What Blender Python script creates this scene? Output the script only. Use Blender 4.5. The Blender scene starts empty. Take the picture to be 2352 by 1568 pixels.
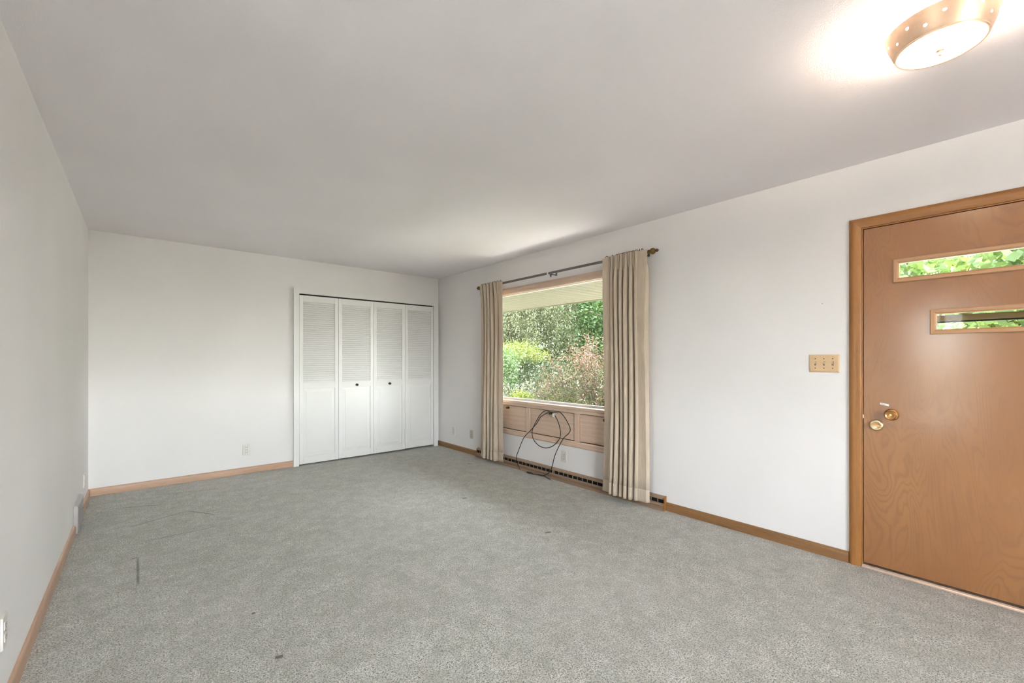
import bpy, math, random
import numpy as np
from mathutils import Vector, Matrix

PI = math.pi
scene = bpy.context.scene
COL = scene.collection

# ------------------------------------------------------------------ camera
cam_d = bpy.data.cameras.new('camera')
cam = bpy.data.objects.new('camera', cam_d)
COL.objects.link(cam)
cam_d.sensor_width = 36.0
cam_d.lens = 15.104
cam_d.shift_y = 0.01807
cam_d.clip_start = 0.02
cam_d.clip_end = 300
cam.location = (0, 0, 1.253)
cam.rotation_euler = (PI / 2, 0, -math.radians(40.707))
scene.camera = cam

# ------------------------------------------------------------------ sky, sun, exposure
world = bpy.data.worlds.new('sky')
scene.world = world
world.use_nodes = True
wn = world.node_tree
bg = wn.nodes['Background']
sky = wn.nodes.new('ShaderNodeTexSky')
sky.sky_type = 'NISHITA'
sky.sun_disc = False
sky.sun_elevation = math.radians(58)
sky.sun_rotation = math.radians(150)
sky.air_density = 1.0
sky.dust_density = 1.0
sky.ozone_density = 1.0
desat = wn.nodes.new('ShaderNodeHueSaturation')
desat.inputs['Saturation'].default_value = 0.22
wn.links.new(sky.outputs[0], desat.inputs['Color'])
wn.links.new(desat.outputs[0], bg.inputs['Color'])
bg.inputs['Strength'].default_value = 3.2

sun_d = bpy.data.lights.new('sun', 'SUN')
sun_d.energy = 10.5
sun_d.color = (1.0, 0.94, 0.88)
sun_d.angle = math.radians(0.6)
sun = bpy.data.objects.new('sun', sun_d)
COL.objects.link(sun)
sun.location = (8, -6, 12)
sun.rotation_euler = Vector((-0.34, 0.42, -0.84)).to_track_quat('-Z', 'Y').to_euler()



def sky_portal(name, loc, rot, w, h):
    """tells the renderer which wall opening the sky light comes through; gives off nothing itself"""
    d = bpy.data.lights.new(name, 'AREA')
    d.shape = 'RECTANGLE'
    d.size, d.size_y = w, h
    d.cycles.is_portal = True
    o = bpy.data.objects.new(name, d)
    COL.objects.link(o)
    o.location = loc
    o.rotation_euler = rot
    return o


sky_portal('patio_portal', (-4.22, 0.81, 1.105), (PI / 2, 0, -PI / 2), 0.62, 2.05)
sky_portal('rear_portal', (0.6, -2.82, 1.375), (PI / 2, 0, 0), 1.8, 1.5)
sky_portal('front_portal', (3.42, 3.17, 1.43), (PI / 2, 0, PI / 2), 2.0, 1.25)

vs = scene.view_settings
vs.view_transform = 'Standard'
vs.look = 'None'
vs.gamma = 1.0
vs.use_curve_mapping = False
vs.exposure = 1.13
scene.cycles.use_denoising = True
scene.cycles.max_bounces = 6
scene.cycles.diffuse_bounces = 4
scene.cycles.transparent_max_bounces = 12
scene.cycles.glossy_bounces = 3
scene.cycles.use_adaptive_sampling = True
scene.cycles.adaptive_threshold = 0.28
scene.cycles.adaptive_min_samples = 22
scene.cycles.sample_clamp_indirect = 6.0
scene.cycles.caustics_reflective = False
scene.cycles.caustics_refractive = False

# ------------------------------------------------------------------ helpers
ORG = {}          # world origin of every object made here


def wloc(o):
    return ORG.get(o.name, Vector((0, 0, 0))) if o else Vector((0, 0, 0))


def empty(name, loc):
    o = bpy.data.objects.new(name, None)
    COL.objects.link(o)
    o.empty_display_size = 0.05
    o.location = loc
    ORG[o.name] = Vector(loc)
    return o


def tag(o, label=None, cat=None, group=None, kind=None):
    if label:
        o['label'] = label
    if cat:
        o['category'] = cat
    if group:
        o['group'] = group
    if kind:
        o['kind'] = kind
    return o


def struct(o, label, cat=None):
    return tag(o, label, cat, None, 'structure')


def thing(name, label, cat, loc, group=None):
    return tag(empty(name, loc), label, cat, group)


def link_mesh(name, me, loc, mat, parent=None):
    o = bpy.data.objects.new(name, me)
    COL.objects.link(o)
    o.location = Vector(loc) - wloc(parent)
    ORG[o.name] = Vector(loc)
    if mat is not None and not me.materials:
        me.materials.append(mat)
    if parent:
        o.parent = parent
    return o


class MB:
    """collects shapes and links them as one mesh object"""

    def __init__(self):
        self.v = []
        self.f = []

    def add(self, vs_, fs_):
        n = len(self.v)
        self.v += [tuple(p) for p in vs_]
        self.f += [tuple(i + n for i in q) for q in fs_]
        return self

    def box(self, x0, x1, y0, y1, z0, z1):
        return self.add([(x0, y0, z0), (x1, y0, z0), (x1, y1, z0), (x0, y1, z0), (x0, y0, z1), (x1, y0, z1), (x1, y1, z1), (x0, y1, z1)],
                        [(0, 3, 2, 1), (4, 5, 6, 7), (0, 1, 5, 4), (1, 2, 6, 5), (2, 3, 7, 6), (3, 0, 4, 7)])

    def prism(self, prof, a0, a1, fn):
        """closed profile [(p,q)] swept between a0 and a1; fn(p,q,a) -> xyz"""
        n = len(prof)
        vs_ = [fn(p, q, a0) for p, q in prof] + [fn(p, q, a1) for p, q in prof]
        fs_ = [(i, (i + 1) % n, n + (i + 1) % n, n + i) for i in range(n)]
        fs_ += [tuple(range(n))[::-1], tuple(range(n, 2 * n))]
        return self.add(vs_, fs_)

    def miter(self, prof, a0, a1, m0, m1, fn):
        """as prism, the ends cut slanting: a0 + m0*p, a1 + m1*p"""
        n = len(prof)
        vs_ = [fn(p, q, a0 + m0 * p) for p, q in prof] + [fn(p, q, a1 + m1 * p) for p, q in prof]
        fs_ = [(i, (i + 1) % n, n + (i + 1) % n, n + i) for i in range(n)]
        fs_ += [tuple(range(n))[::-1], tuple(range(n, 2 * n))]
        return self.add(vs_, fs_)

    def lathe(self, prof, c, axis='z', seg=24, cap=True):
        """profile [(r,h)] turned about an axis through c"""
        vs_, fs_ = [], []
        for r, hh in prof:
            for k in range(seg):
                t = 2 * PI * k / seg
                a, b = r * math.cos(t), r * math.sin(t)
                d = {'z': (a, b, hh), 'x': (hh, a, b), 'y': (b, hh, a)}[axis]
                vs_.append((c[0] + d[0], c[1] + d[1], c[2] + d[2]))
        m = len(prof)
        for i in range(m - 1):
            for k in range(seg):
                k2 = (k + 1) % seg
                fs_.append((i * seg + k, i * seg + k2, (i + 1) * seg + k2, (i + 1) * seg + k))
        if cap:
            fs_.append(tuple(range(seg))[::-1])
            fs_.append(tuple(range((m - 1) * seg, m * seg)))
        return self.add(vs_, fs_)

    def tube(self, pts, r, seg=8, r1=None):
        pts = [Vector(p) for p in pts]
        n = len(pts)
        up = Vector((0.31, 0.17, 0.93))
        vs_, fs_ = [], []
        for i, p in enumerate(pts):
            t = (pts[min(i + 1, n - 1)] - pts[max(i - 1, 0)])
            t = t.normalized() if t.length > 1e-9 else Vector((0, 0, 1))
            u = up - t * up.dot(t)
            if u.length < 1e-3:
                u = Vector((1, 0, 0)) - t * t.x
            u.normalize()
            w = t.cross(u)
            up = u
            rr = r if r1 is None else r + (r1 - r) * i / (n - 1)
            for k in range(seg):
                a = 2 * PI * k / seg
                vs_.append(p + (u * math.cos(a) + w * math.sin(a)) * rr)
        for i in range(n - 1):
            for k in range(seg):
                k2 = (k + 1) % seg
                fs_.append((i * seg + k, i * seg + k2, (i + 1) * seg + k2, (i + 1) * seg + k))
        fs_.append(tuple(range(seg))[::-1])
        fs_.append(tuple(range((n - 1) * seg, n * seg)))
        return self.add(vs_, fs_)

    def build(self, name, mat, parent=None, bevel=0.0, smooth=None, seg=2, origin=None):
        me = bpy.data.meshes.new(name)
        a = np.array(self.v, dtype=float)
        if origin is None:
            lo, hi = a.min(0), a.max(0)
            origin = ((lo[0] + hi[0]) / 2, (lo[1] + hi[1]) / 2, lo[2])
        a = a - np.array(origin)
        me.from_pydata(a.tolist(), [], self.f)
        me.update()
        o = link_mesh(name, me, origin, mat, parent)
        if bevel > 0:
            b = o.modifiers.new('bevel', 'BEVEL')
            b.width = bevel
            b.segments = seg
            b.limit_method = 'ANGLE'
            b.angle_limit = math.radians(40)
        if smooth is not None:
            me.polygons.foreach_set('use_smooth', [True] * len(me.polygons))
            if smooth < 170:
                me.set_sharp_from_angle(angle=math.radians(smooth))
        return o


def quads_mesh(name, verts, mat, parent=None, origin=(0, 0, 0), nper=4):
    """many loose quads from an (N*4,3) array"""
    verts = np.asarray(verts, dtype=np.float32) - np.array(origin, dtype=np.float32)
    n = len(verts) // nper
    me = bpy.data.meshes.new(name)
    me.vertices.add(len(verts))
    me.vertices.foreach_set('co', verts.ravel())
    me.loops.add(n * nper)
    me.loops.foreach_set('vertex_index', np.arange(n * nper, dtype=np.int32))
    me.polygons.add(n)
    me.polygons.foreach_set('loop_start', np.arange(0, n * nper, nper, dtype=np.int32))
    me.polygons.foreach_set('loop_total', np.full(n, nper, dtype=np.int32))
    me.update(calc_edges=True)
    me.validate()
    return link_mesh(name, me, origin, mat, parent)


def copy_tree(o, delta, parent=None):
    """a copy of a thing, its parts and their sub-parts, moved by delta"""
    c = o.copy()
    COL.objects.link(c)
    ORG[c.name] = wloc(o) + Vector(delta)
    if parent is None:
        c.location = Vector(o.location) + Vector(delta)
    c.parent = parent
    for ch in [x for x in bpy.data.objects if x.parent == o]:
        copy_tree(ch, delta, c)
    return c


# ------------------------------------------------------------------ materials
def new_mat(name):
    m = bpy.data.materials.new(name)
    m.use_nodes = True
    nt = m.node_tree
    b = nt.nodes['Principled BSDF']
    return m, nt, b


def N(nt, kind, **kw):
    n = nt.nodes.new(kind)
    for k, v in kw.items():
        if k in n.inputs.keys():
            n.inputs[k].default_value = v
        else:
            setattr(n, k, v)
    return n


def ramp(nt, fac, stops):
    r = nt.nodes.new('ShaderNodeValToRGB')
    el = r.color_ramp.elements
    while len(el) < len(stops):
        el.new(0.5)
    for e, (p, c) in zip(el, stops):
        e.position = p
        e.color = (*c, 1) if len(c) == 3 else c
    nt.links.new(fac, r.inputs[0])
    return r.outputs[0]


def coords(nt, scale=(1, 1, 1), which='Object'):
    tc = nt.nodes.new('ShaderNodeTexCoord')
    mp = nt.nodes.new('ShaderNodeMapping')
    mp.inputs['Scale'].default_value = scale
    nt.links.new(tc.outputs[which], mp.inputs['Vector'])
    return mp.outputs[0]


def noise(nt, vec, scale, detail=3, rough=0.55, dist=0.0):
    n = nt.nodes.new('ShaderNodeTexNoise')
    n.inputs['Scale'].default_value = scale
    n.inputs['Detail'].default_value = detail
    n.inputs['Roughness'].default_value = rough
    n.inputs['Distortion'].default_value = dist
    nt.links.new(vec, n.inputs['Vector'])
    return n.outputs['Fac']


def bump(nt, b, height, strength, dist=0.002):
    bp = nt.nodes.new('ShaderNodeBump')
    bp.inputs['Strength'].default_value = strength
    bp.inputs['Distance'].default_value = dist
    nt.links.new(height, bp.inputs['Height'])
    nt.links.new(bp.outputs[0], b.inputs['Normal'])


def math_n(nt, op, a, b=None, c=None):
    m = nt.nodes.new('ShaderNodeMath')
    m.operation = op
    for i, x in enumerate((a, b, c)):
        if x is None:
            continue
        if isinstance(x, (int, float)):
            m.inputs[i].default_value = x
        else:
            nt.links.new(x, m.inputs[i])
    return m.outputs[0]


def mix_col(nt, fac, a, b, mode='MIX'):
    m = nt.nodes.new('ShaderNodeMix')
    m.data_type = 'RGBA'
    m.blend_type = mode
    for s, x in ((m.inputs[0], fac), (m.inputs[6], a), (m.inputs[7], b)):
        if isinstance(x, (int, float)):
            s.default_value = x
        elif isinstance(x, tuple):
            s.default_value = (*x, 1) if len(x) == 3 else x
        else:
            nt.links.new(x, s)
    return m.outputs[2]


def paint(name, col, rough=0.85, peel=0.12, scale=260, spec=0.3, blotch=0.02):
    m, nt, b = new_mat(name)
    v = coords(nt)
    big = noise(nt, v, 1.3, 1)
    lo = tuple(c * (1 - blotch) for c in col)
    hi = tuple(min(1, c * (1 + blotch)) for c in col)
    nt.links.new(ramp(nt, big, [(0.3, lo), (0.7, hi)]), b.inputs['Base Color'])
    b.inputs['Roughness'].default_value = rough
    b.inputs['Specular IOR Level'].default_value = spec
    if peel:
        bump(nt, b, noise(nt, v, scale, 0), peel, 0.002)
    return m


def plain(name, col, rough=0.5, metal=0.0, spec=0.5, var=0.05):
    m, nt, b = new_mat(name)
    v = coords(nt)
    f = noise(nt, v, 40, 3)
    nt.links.new(ramp(nt, f, [(0.3, tuple(c * (1 - var) for c in col)), (0.7, tuple(min(1, c * (1 + var)) for c in col))]), b.inputs['Base Color'])
    b.inputs['Roughness'].default_value = rough
    b.inputs['Metallic'].default_value = metal
    b.inputs['Specular IOR Level'].default_value = spec
    return m


def wood(name, dark, light, axis='y', rough=0.4, coat=0.2, ring=26.0, fine=420.0):
    m, nt, b = new_mat(name)
    st = {'x': (0.045, 1, 1), 'y': (1, 0.045, 1), 'z': (1, 1, 0.045)}[axis]
    v = coords(nt, st)
    a = noise(nt, v, ring, 4, 0.6, 0.6)
    g = noise(nt, v, fine, 2, 0.6)
    st2 = {'x': (0.2, 1, 1), 'y': (1, 0.2, 1), 'z': (1, 1, 0.2)}[axis]
    big = noise(nt, coords(nt, st2), 5, 2)
    mixv = math_n(nt, 'ADD', math_n(nt, 'MULTIPLY', a, 0.55), math_n(nt, 'ADD', math_n(nt, 'MULTIPLY', g, 0.3), math_n(nt, 'MULTIPLY', big, 0.25)))
    nt.links.new(ramp(nt, mixv, [(0.36, dark), (0.68, light)]), b.inputs['Base Color'])
    b.inputs['Roughness'].default_value = rough
    b.inputs['Coat Weight'].default_value = coat
    b.inputs['Coat Roughness'].default_value = 0.25
    bump(nt, b, g, 0.08, 0.001)
    return m


def birch_veneer(name):
    """rotary-cut birch plywood: wavy contour figure running up the door"""
    m, nt, b = new_mat(name)
    v = coords(nt, (1, 1.0, 0.26))
    field = noise(nt, v, 4.0, 2.5, 0.5, 0.6)
    fine = noise(nt, coords(nt, (1, 1, 0.04)), 240, 3, 0.6)
    jag = noise(nt, coords(nt, (1, 1, 0.5)), 55, 2, 0.6)
    waves = math_n(nt, 'SINE', math_n(nt, 'ADD', math_n(nt, 'MULTIPLY', field, 190.0), math_n(nt, 'ADD', math_n(nt, 'MULTIPLY', fine, 2.2), math_n(nt, 'MULTIPLY', jag, 3.2))))
    mask = noise(nt, coords(nt, (1, 1, 0.5)), 2.3, 2)
    maskr = nt.nodes.new('ShaderNodeMapRange')
    maskr.inputs['From Min'].default_value = 0.30
    maskr.inputs['From Max'].default_value = 0.56
    nt.links.new(mask, maskr.inputs[0])
    w = math_n(nt, 'MULTIPLY', math_n(nt, 'POWER', math_n(nt, 'MULTIPLY_ADD', waves, 0.5, 0.5), 3.0), maskr.outputs[0])
    big = noise(nt, coords(nt, (1, 1, 0.35)), 2.6, 3)
    base = ramp(nt, big, [(0.30, (0.30, 0.118, 0.034)), (0.72, (0.385, 0.175, 0.060))])
    c = mix_col(nt, math_n(nt, 'MULTIPLY', w, 0.55), base, (0.25, 0.11, 0.042))
    c = mix_col(nt, math_n(nt, 'MULTIPLY', fine, 0.22), c, (0.29, 0.13, 0.05))
    nt.links.new(c, b.inputs['Base Color'])
    b.inputs['Roughness'].default_value = 0.42
    b.inputs['Specular IOR Level'].default_value = 0.5
    b.inputs['Coat Weight'].default_value = 0.9
    b.inputs['Coat Roughness'].default_value = 0.17
    hgt = math_n(nt, 'ADD', math_n(nt, 'MULTIPLY', w, 1.0), math_n(nt, 'MULTIPLY', fine, 0.4))
    bump(nt, b, hgt, 0.09, 0.002)
    return m


def seg_mask(nt, pos, ax, ay, bx, by, width):
    """1 along a straight crease from a to b, 0 away from it (floor coordinates)"""
    mp = nt.nodes.new('ShaderNodeMapping')
    mp.vector_type = 'TEXTURE'
    mp.inputs['Location'].default_value = ((ax + bx) / 2, (ay + by) / 2, FZ_)
    mp.inputs['Rotation'].default_value = (0, 0, math.atan2(by - ay, bx - ax))
    mp.inputs['Scale'].default_value = (math.hypot(bx - ax, by - ay) / 2 + width * 0.5, width, 1)
    nt.links.new(pos, mp.inputs['Vector'])
    ab = nt.nodes.new('ShaderNodeVectorMath')
    ab.operation = 'ABSOLUTE'
    nt.links.new(mp.outputs[0], ab.inputs[0])
    sp = nt.nodes.new('ShaderNodeSeparateXYZ')
    nt.links.new(ab.outputs[0], sp.inputs[0])
    f = math_n(nt, 'SUBTRACT', 1.0, math_n(nt, 'MAXIMUM', math_n(nt, 'POWER', sp.outputs[0], 4.0), sp.outputs[1]))
    return math_n(nt, 'MAXIMUM', f, 0.0)


FZ_ = 0.015
CREASES = [((-0.055, 3.567), (-0.022, 3.58), 0.010), ((-0.022, 3.58), (-0.018, 3.12), 0.010), ((0.279, 4.414), (0.444, 4.155), 0.010),
           ((0.279, 4.414), (-0.09, 4.254), 0.010), ((-0.12, 4.85), (0.12, 4.75), 0.010), ((0.0, 3.86), (0.42, 3.86), 0.007),
           ((0.10, 5.12), (0.55, 4.98), 0.007)]
STAINS = [((0.425, 1.995), (0.440, 1.990), 0.016), ((2.190, 2.176), (2.225, 2.165), 0.014), ((0.408, 2.416), (0.415, 2.42), 0.012),
          ((2.175, 3.200), (2.205, 3.195), 0.014), ((2.954, 4.24), (2.98, 4.22), 0.016)]


def carpet_mat():
    m, nt, b = new_mat('carpet_pile')
    tc = nt.nodes.new('ShaderNodeNewGeometry')
    pos = tc.outputs['Position']
    mp = nt.nodes.new('ShaderNodeMapping')
    nt.links.new(pos, mp.inputs['Vector'])
    v = mp.outputs[0]
    tuft = noise(nt, v, 140, 2, 0.7)
    fibre = noise(nt, v, 430, 0)
    mott = noise(nt, v, 24, 3, 0.62)
    pale_zone = noise(nt, v, 1.1, 2, 0.5)  # broad paler zones at random
    t = math_n(nt, 'ADD', math_n(nt, 'MULTIPLY', tuft, 0.62), math_n(nt, 'MULTIPLY', fibre, 0.38))
    c = ramp(nt, t, [(0.39, (0.11, 0.103, 0.085)), (0.46, (0.46, 0.45, 0.405)), (0.60, (0.79, 0.77, 0.72))])
    c = mix_col(nt, ramp(nt, mott, [(0.38, (0.32,) * 3), (0.60, (0, 0, 0))]), c, (0.26, 0.265, 0.23))
    c = mix_col(nt, ramp(nt, pale_zone, [(0.40, (0, 0, 0)), (0.68, (0.25,) * 3)]), c, (0.60, 0.56, 0.53))
    cloud = noise(nt, v, 7.5, 2, 0.6)
    c = mix_col(nt, ramp(nt, cloud, [(0.40, (0.22,) * 3), (0.60, (0, 0, 0))]), c, (0.24, 0.245, 0.19))
    for (a, e, w) in CREASES:
        k = seg_mask(nt, pos, a[0], a[1], e[0], e[1], w)
        c = mix_col(nt, math_n(nt, 'MULTIPLY', k, 0.8), c, (0.075, 0.085, 0.062))
    for (a, e, w) in STAINS:
        k = seg_mask(nt, pos, a[0], a[1], e[0], e[1], w)
        c = mix_col(nt, math_n(nt, 'MINIMUM', math_n(nt, 'MULTIPLY', k, math_n(nt, 'MULTIPLY', tuft, 2.6)), 0.85), c, (0.07, 0.06, 0.04))
    nt.links.new(c, b.inputs['Base Color'])
    b.inputs['Roughness'].default_value = 1.0
    b.inputs['Specular IOR Level'].default_value = 0.1
    b.inputs['Sheen Weight'].default_value = 0.25
    b.inputs['Sheen Roughness'].default_value = 0.5
    bump(nt, b, t, 0.75, 0.010)
    return m


def leaf_mat(name, cols, trans=0.45, rough=0.55):
    """leaves: colour differs from leaf to leaf, light comes through"""
    m = bpy.data.materials.new(name)
    m.use_nodes = True
    nt = m.node_tree
    nt.nodes.clear()
    out = nt.nodes.new('ShaderNodeOutputMaterial')
    geo = nt.nodes.new('ShaderNodeNewGeometry')
    c = ramp(nt, geo.outputs['Random Per Island'], [(i / max(1, len(cols) - 1), tuple(0.34 * q for q in x)) for i, x in enumerate(cols)])
    d = nt.nodes.new('ShaderNodeBsdfDiffuse')
    t = nt.nodes.new('ShaderNodeBsdfTranslucent')
    g = nt.nodes.new('ShaderNodeBsdfGlossy')
    g.inputs['Roughness'].default_value = rough
    nt.links.new(c, d.inputs['Color'])
    ty = mix_col(nt, 1.0, c, (1.0, 1.0, 0.55), 'MULTIPLY')
    nt.links.new(ty, t.inputs['Color'])
    mx = nt.nodes.new('ShaderNodeMixShader')
    mx.inputs[0].default_value = trans
    nt.links.new(d.outputs[0], mx.inputs[1])
    nt.links.new(t.outputs[0], mx.inputs[2])
    mx2 = nt.nodes.new('ShaderNodeMixShader')
    mx2.inputs[0].default_value = 0.025
    nt.links.new(mx.outputs[0], mx2.inputs[1])
    nt.links.new(g.outputs[0], mx2.inputs[2])
    nt.links.new(mx2.outputs[0], out.inputs[0])
    return m


def glass_mat():
    m = bpy.data.materials.new('window_glass')
    m.use_nodes = True
    nt = m.node_tree
    nt.nodes.clear()
    out = nt.nodes.new('ShaderNodeOutputMaterial')
    tr = nt.nodes.new('ShaderNodeBsdfTransparent')
    tr.inputs['Color'].default_value = (0.93, 0.95, 0.94, 1)
    gl = nt.nodes.new('ShaderNodeBsdfGlossy')
    gl.inputs['Roughness'].default_value = 0.02
    fr = nt.nodes.new('ShaderNodeFresnel')
    fr.inputs['IOR'].default_value = 1.35
    geo = nt.nodes.new('ShaderNodeNewGeometry')      # the far face of the pane reflects like the near one
    nt.links.new(math_n(nt, 'MULTIPLY_ADD', geo.outputs['Backfacing'], 1 / 1.16 - 1.16, 1.16), fr.inputs['IOR'])
    mx = nt.nodes.new('ShaderNodeMixShader')
    nt.links.new(fr.outputs[0], mx.inputs[0])
    nt.links.new(tr.outputs[0], mx.inputs[1])
    nt.links.new(gl.outputs[0], mx.inputs[2])
    nt.links.new(mx.outputs[0], out.inputs[0])
    return m


def emit_mat(name, col, strength):
    m, nt, b = new_mat(name)
    b.inputs['Base Color'].default_value = (*col, 1)
    b.inputs['Emission Color'].default_value = (*col, 1)
    b.inputs['Emission Strength'].default_value = strength
    return m


def fabric_mat():
    m, nt, b = new_mat('curtain_linen')
    v = coords(nt)
    weave = nt.nodes.new('ShaderNodeTexWave')
    weave.wave_type = 'BANDS'
    weave.bands_direction = 'Z'
    weave.inputs['Scale'].default_value = 150
    weave.inputs['Distortion'].default_value = 3
    nt.links.new(v, weave.inputs['Vector'])
    n = noise(nt, coords(nt, (1, 1, 0.15)), 60, 3)
    c = ramp(nt, n, [(0.3, (0.60, 0.49, 0.38)), (0.7, (0.71, 0.595, 0.48))])
    nt.links.new(c, b.inputs['Base Color'])
    b.inputs['Roughness'].default_value = 0.95
    b.inputs['Specular IOR Level'].default_value = 0.15
    b.inputs['Sheen Weight'].default_value = 0.2
    bump(nt, b, weave.outputs['Fac'], 0.12, 0.001)
    # a little daylight comes through the cloth
    t = nt.nodes.new('ShaderNodeBsdfTranslucent')
    t.inputs['Color'].default_value = (0.72, 0.6, 0.45, 1)
    mx = nt.nodes.new('ShaderNodeMixShader')
    mx.inputs[0].default_value = 0.14
    out = nt.nodes['Material Output']
    nt.links.new(b.outputs[0], mx.inputs[1])
    nt.links.new(t.outputs[0], mx.inputs[2])
    nt.links.new(mx.outputs[0], out.inputs[0])
    return m


M = {}
M['wall'] = paint('wall_paint', (0.84, 0.81, 0.81), 0.8, 0.16, 300)
M['ceiling'] = paint('ceiling_paint', (0.885, 0.84, 0.86), 0.9, 0.25, 210)
M['white'] = paint('white_enamel', (0.83, 0.82, 0.81), 0.45, 0.0, spec=0.5, blotch=0.01)
M['dark'] = plain('dark_void', (0.012, 0.010, 0.009), 0.9)
M['carpet'] = carpet_mat()
M['oak_y'] = wood('oak_trim_along_y', (0.25, 0.095, 0.02), (0.42, 0.185, 0.046), 'y')
M['oak_x'] = wood('oak_trim_along_x', (0.25, 0.095, 0.02), (0.42, 0.185, 0.046), 'x')
M['oak_z'] = wood('oak_trim_along_z', (0.25, 0.095, 0.02), (0.42, 0.185, 0.046), 'z')
M['pale_y'] = wood('bleached_oak_along_y', (0.56, 0.39, 0.285), (0.76, 0.575, 0.45), 'y', 0.5, 0.1)
M['pale_z'] = wood('bleached_oak_along_z', (0.56, 0.39, 0.285), (0.76, 0.575, 0.45), 'z', 0.5, 0.1)
M['oak_lit_x'] = wood('lit_oak_along_x', (0.40, 0.225, 0.135), (0.58, 0.37, 0.25), 'x')  # baseboard oak, the washed-out light on left and back walls put into its colour
M['oak_lit_y'] = wood('lit_oak_along_y', (0.40, 0.225, 0.135), (0.58, 0.37, 0.25), 'y')
M['oak_shaded_y'] = wood('shaded_oak_along_y', (0.17, 0.078, 0.024), (0.33, 0.165, 0.06), 'y')  # same baseboard oak, the dimmer light under the window wall put into its colour
M['birch'] = birch_veneer('birch_door')
M['birch_y'] = wood('birch_bead_along_y', (0.42, 0.225, 0.105), (0.54, 0.31, 0.16), 'y', 0.4, 0.2)
M['birch_z'] = wood('birch_bead_along_z', (0.42, 0.225, 0.105), (0.54, 0.31, 0.16), 'z', 0.4, 0.2)
M['glass'] = glass_mat()
M['linen'] = fabric_mat()
M['rod'] = plain('rod_metal', (0.16, 0.145, 0.135), 0.45, 0.6)
M['bronze'] = plain('antique_brass', (0.17, 0.105, 0.04), 0.38, 0.9)
M['brass'] = plain('polished_brass', (0.72, 0.42, 0.17), 0.22, 1.0)
M['palebrass'] = plain('pale_brass', (0.80, 0.66, 0.42), 0.25, 1.0)
M['lampbrass'] = plain('spun_brass', (0.90, 0.64, 0.45), 0.42, 0.8)
M['ivory'] = plain('ivory_plastic', (0.68, 0.475, 0.285), 0.4)
M['plate'] = plain('pale_plate', (0.74, 0.70, 0.66), 0.4)
M['plate2'] = plain('grey_plate', (0.56, 0.53, 0.47), 0.45)
M['screw'] = plain('screw_dark', (0.10, 0.075, 0.05), 0.5, 0.5)
M['register'] = plain('tan_enamel', (0.33, 0.225, 0.15), 0.4, 0.0)
M['greymetal'] = plain('grey_register', (0.43, 0.40, 0.40), 0.4, 0.3)
M['cable'] = plain('cable_black', (0.012, 0.011, 0.012), 0.35)
M['paper'] = plain('paper_label', (0.82, 0.80, 0.78), 0.7)
M['ink'] = plain('grey_ink', (0.25, 0.25, 0.27), 0.8)
M['bronze_knob'] = plain('dark_knob', (0.055, 0.045, 0.038), 0.3, 0.8)
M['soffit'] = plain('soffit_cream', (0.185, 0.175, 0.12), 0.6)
M['storm'] = plain('storm_door_olive', (0.17, 0.155, 0.075), 0.5, 0.2)
M['alu'] = plain('threshold_metal', (0.80, 0.66, 0.55), 0.3, 0.7)

# ------------------------------------------------------------------ room shell
XL, XR, YB, H = -0.372, 3.28, 5.46, 2.435
FZ = 0.015                       # top of the carpet
XD, YR, YD = -4.1, -2.7, 1.55     # side room wall, rear wall, end of the left wall
WT = 0.15

o = MB().box(XD, XR + 0.02, YR, YB + 0.75, -0.12, FZ).build('floor', M['carpet'])
struct(o, 'grey green cut pile carpet with creases and small stains', 'floor')
o = MB().box(XD - WT, XR + WT, YR - WT, YB + 0.9, H, H + 0.12).build('ceiling', M['ceiling'])
struct(o, 'plain off-white ceiling with fine texture', 'ceiling')
o = MB().box(XL - 0.12, XL, YD, YB, 0, H).build('wall_left', M['wall'])
struct(o, 'white wall along the near edge of the carpet', 'wall')
# back wall with the closet opening
CX0, CX1, CZ = 1.384, 3.178, 2.03
o = MB().box(XL - 0.12, CX0, YB, YB + 0.1, 0, H).box(CX1, XR, YB, YB + 0.1, 0, H).box(CX0, CX1, YB, YB + 0.1, CZ, H).build('wall_back', M['wall'])
struct(o, 'white end wall with the closet opening', 'wall')
# window wall, openings for the window and the entrance door
WY0, WY1, WZ0, WZ1 = 2.13, 4.21, 0.39, 2.095
DY0, DY1, DZ1 = -0.350, 0.592, 2.046
mb = MB()
for (y0, y1, z0, z1) in ((YR, DY0, 0, H), (DY0, DY1, DZ1, H), (DY1, WY0, 0, H), (WY0, WY1, 0, WZ0), (WY0, WY1, WZ1, H), (WY1, YB + 0.1, 0, H)):
    mb.box(XR, XR + WT, y0, y1, z0, z1)
struct(mb.build('wall_right', M['wall']), 'white wall with the picture window and entrance door', 'wall')
MB().lathe([(0.0022, 0.002), (0.0022, -0.0012), (0.0, -0.0014)], (XR, 0.784, 1.612), 'x', 8).build('nail_hole', M['screw'], bpy.data.objects['wall_right'])
# rear wall and side room (out of the picture, they let the daylight in)
RX0, RX1 = -0.3, 1.5
mb = MB()
for (x0, x1, z0, z1) in ((XD, RX0, 0, H), (RX1, XR + WT, 0, H), (RX0, RX1, 0, 0.6), (RX0, RX1, 2.15, H)):
    mb.box(x0, x1, YR - WT, YR, z0, z1)
struct(mb.build('wall_rear', M['wall']), 'white rear wall with a wide window', 'wall')
PY0, PY1 = 0.50, 1.12
mb = MB()
for (y0, y1, z0, z1) in ((YR, PY0, 0, H), (PY1, YD + 0.12, 0, H), (PY0, PY1, 2.15, H), (PY0, PY1, 0, 0.06)):
    mb.box(XD - WT, XD, y0, y1, z0, z1)
struct(mb.build('wall_side_room', M['wall']), 'white side room wall with a glazed patio opening', 'wall')
o = MB().box(XD, XL - 0.12, YD, YD + 0.12, 0, H).build('wall_side_room_end', M['wall'])
struct(o, 'white end wall of the side room', 'wall')
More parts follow.
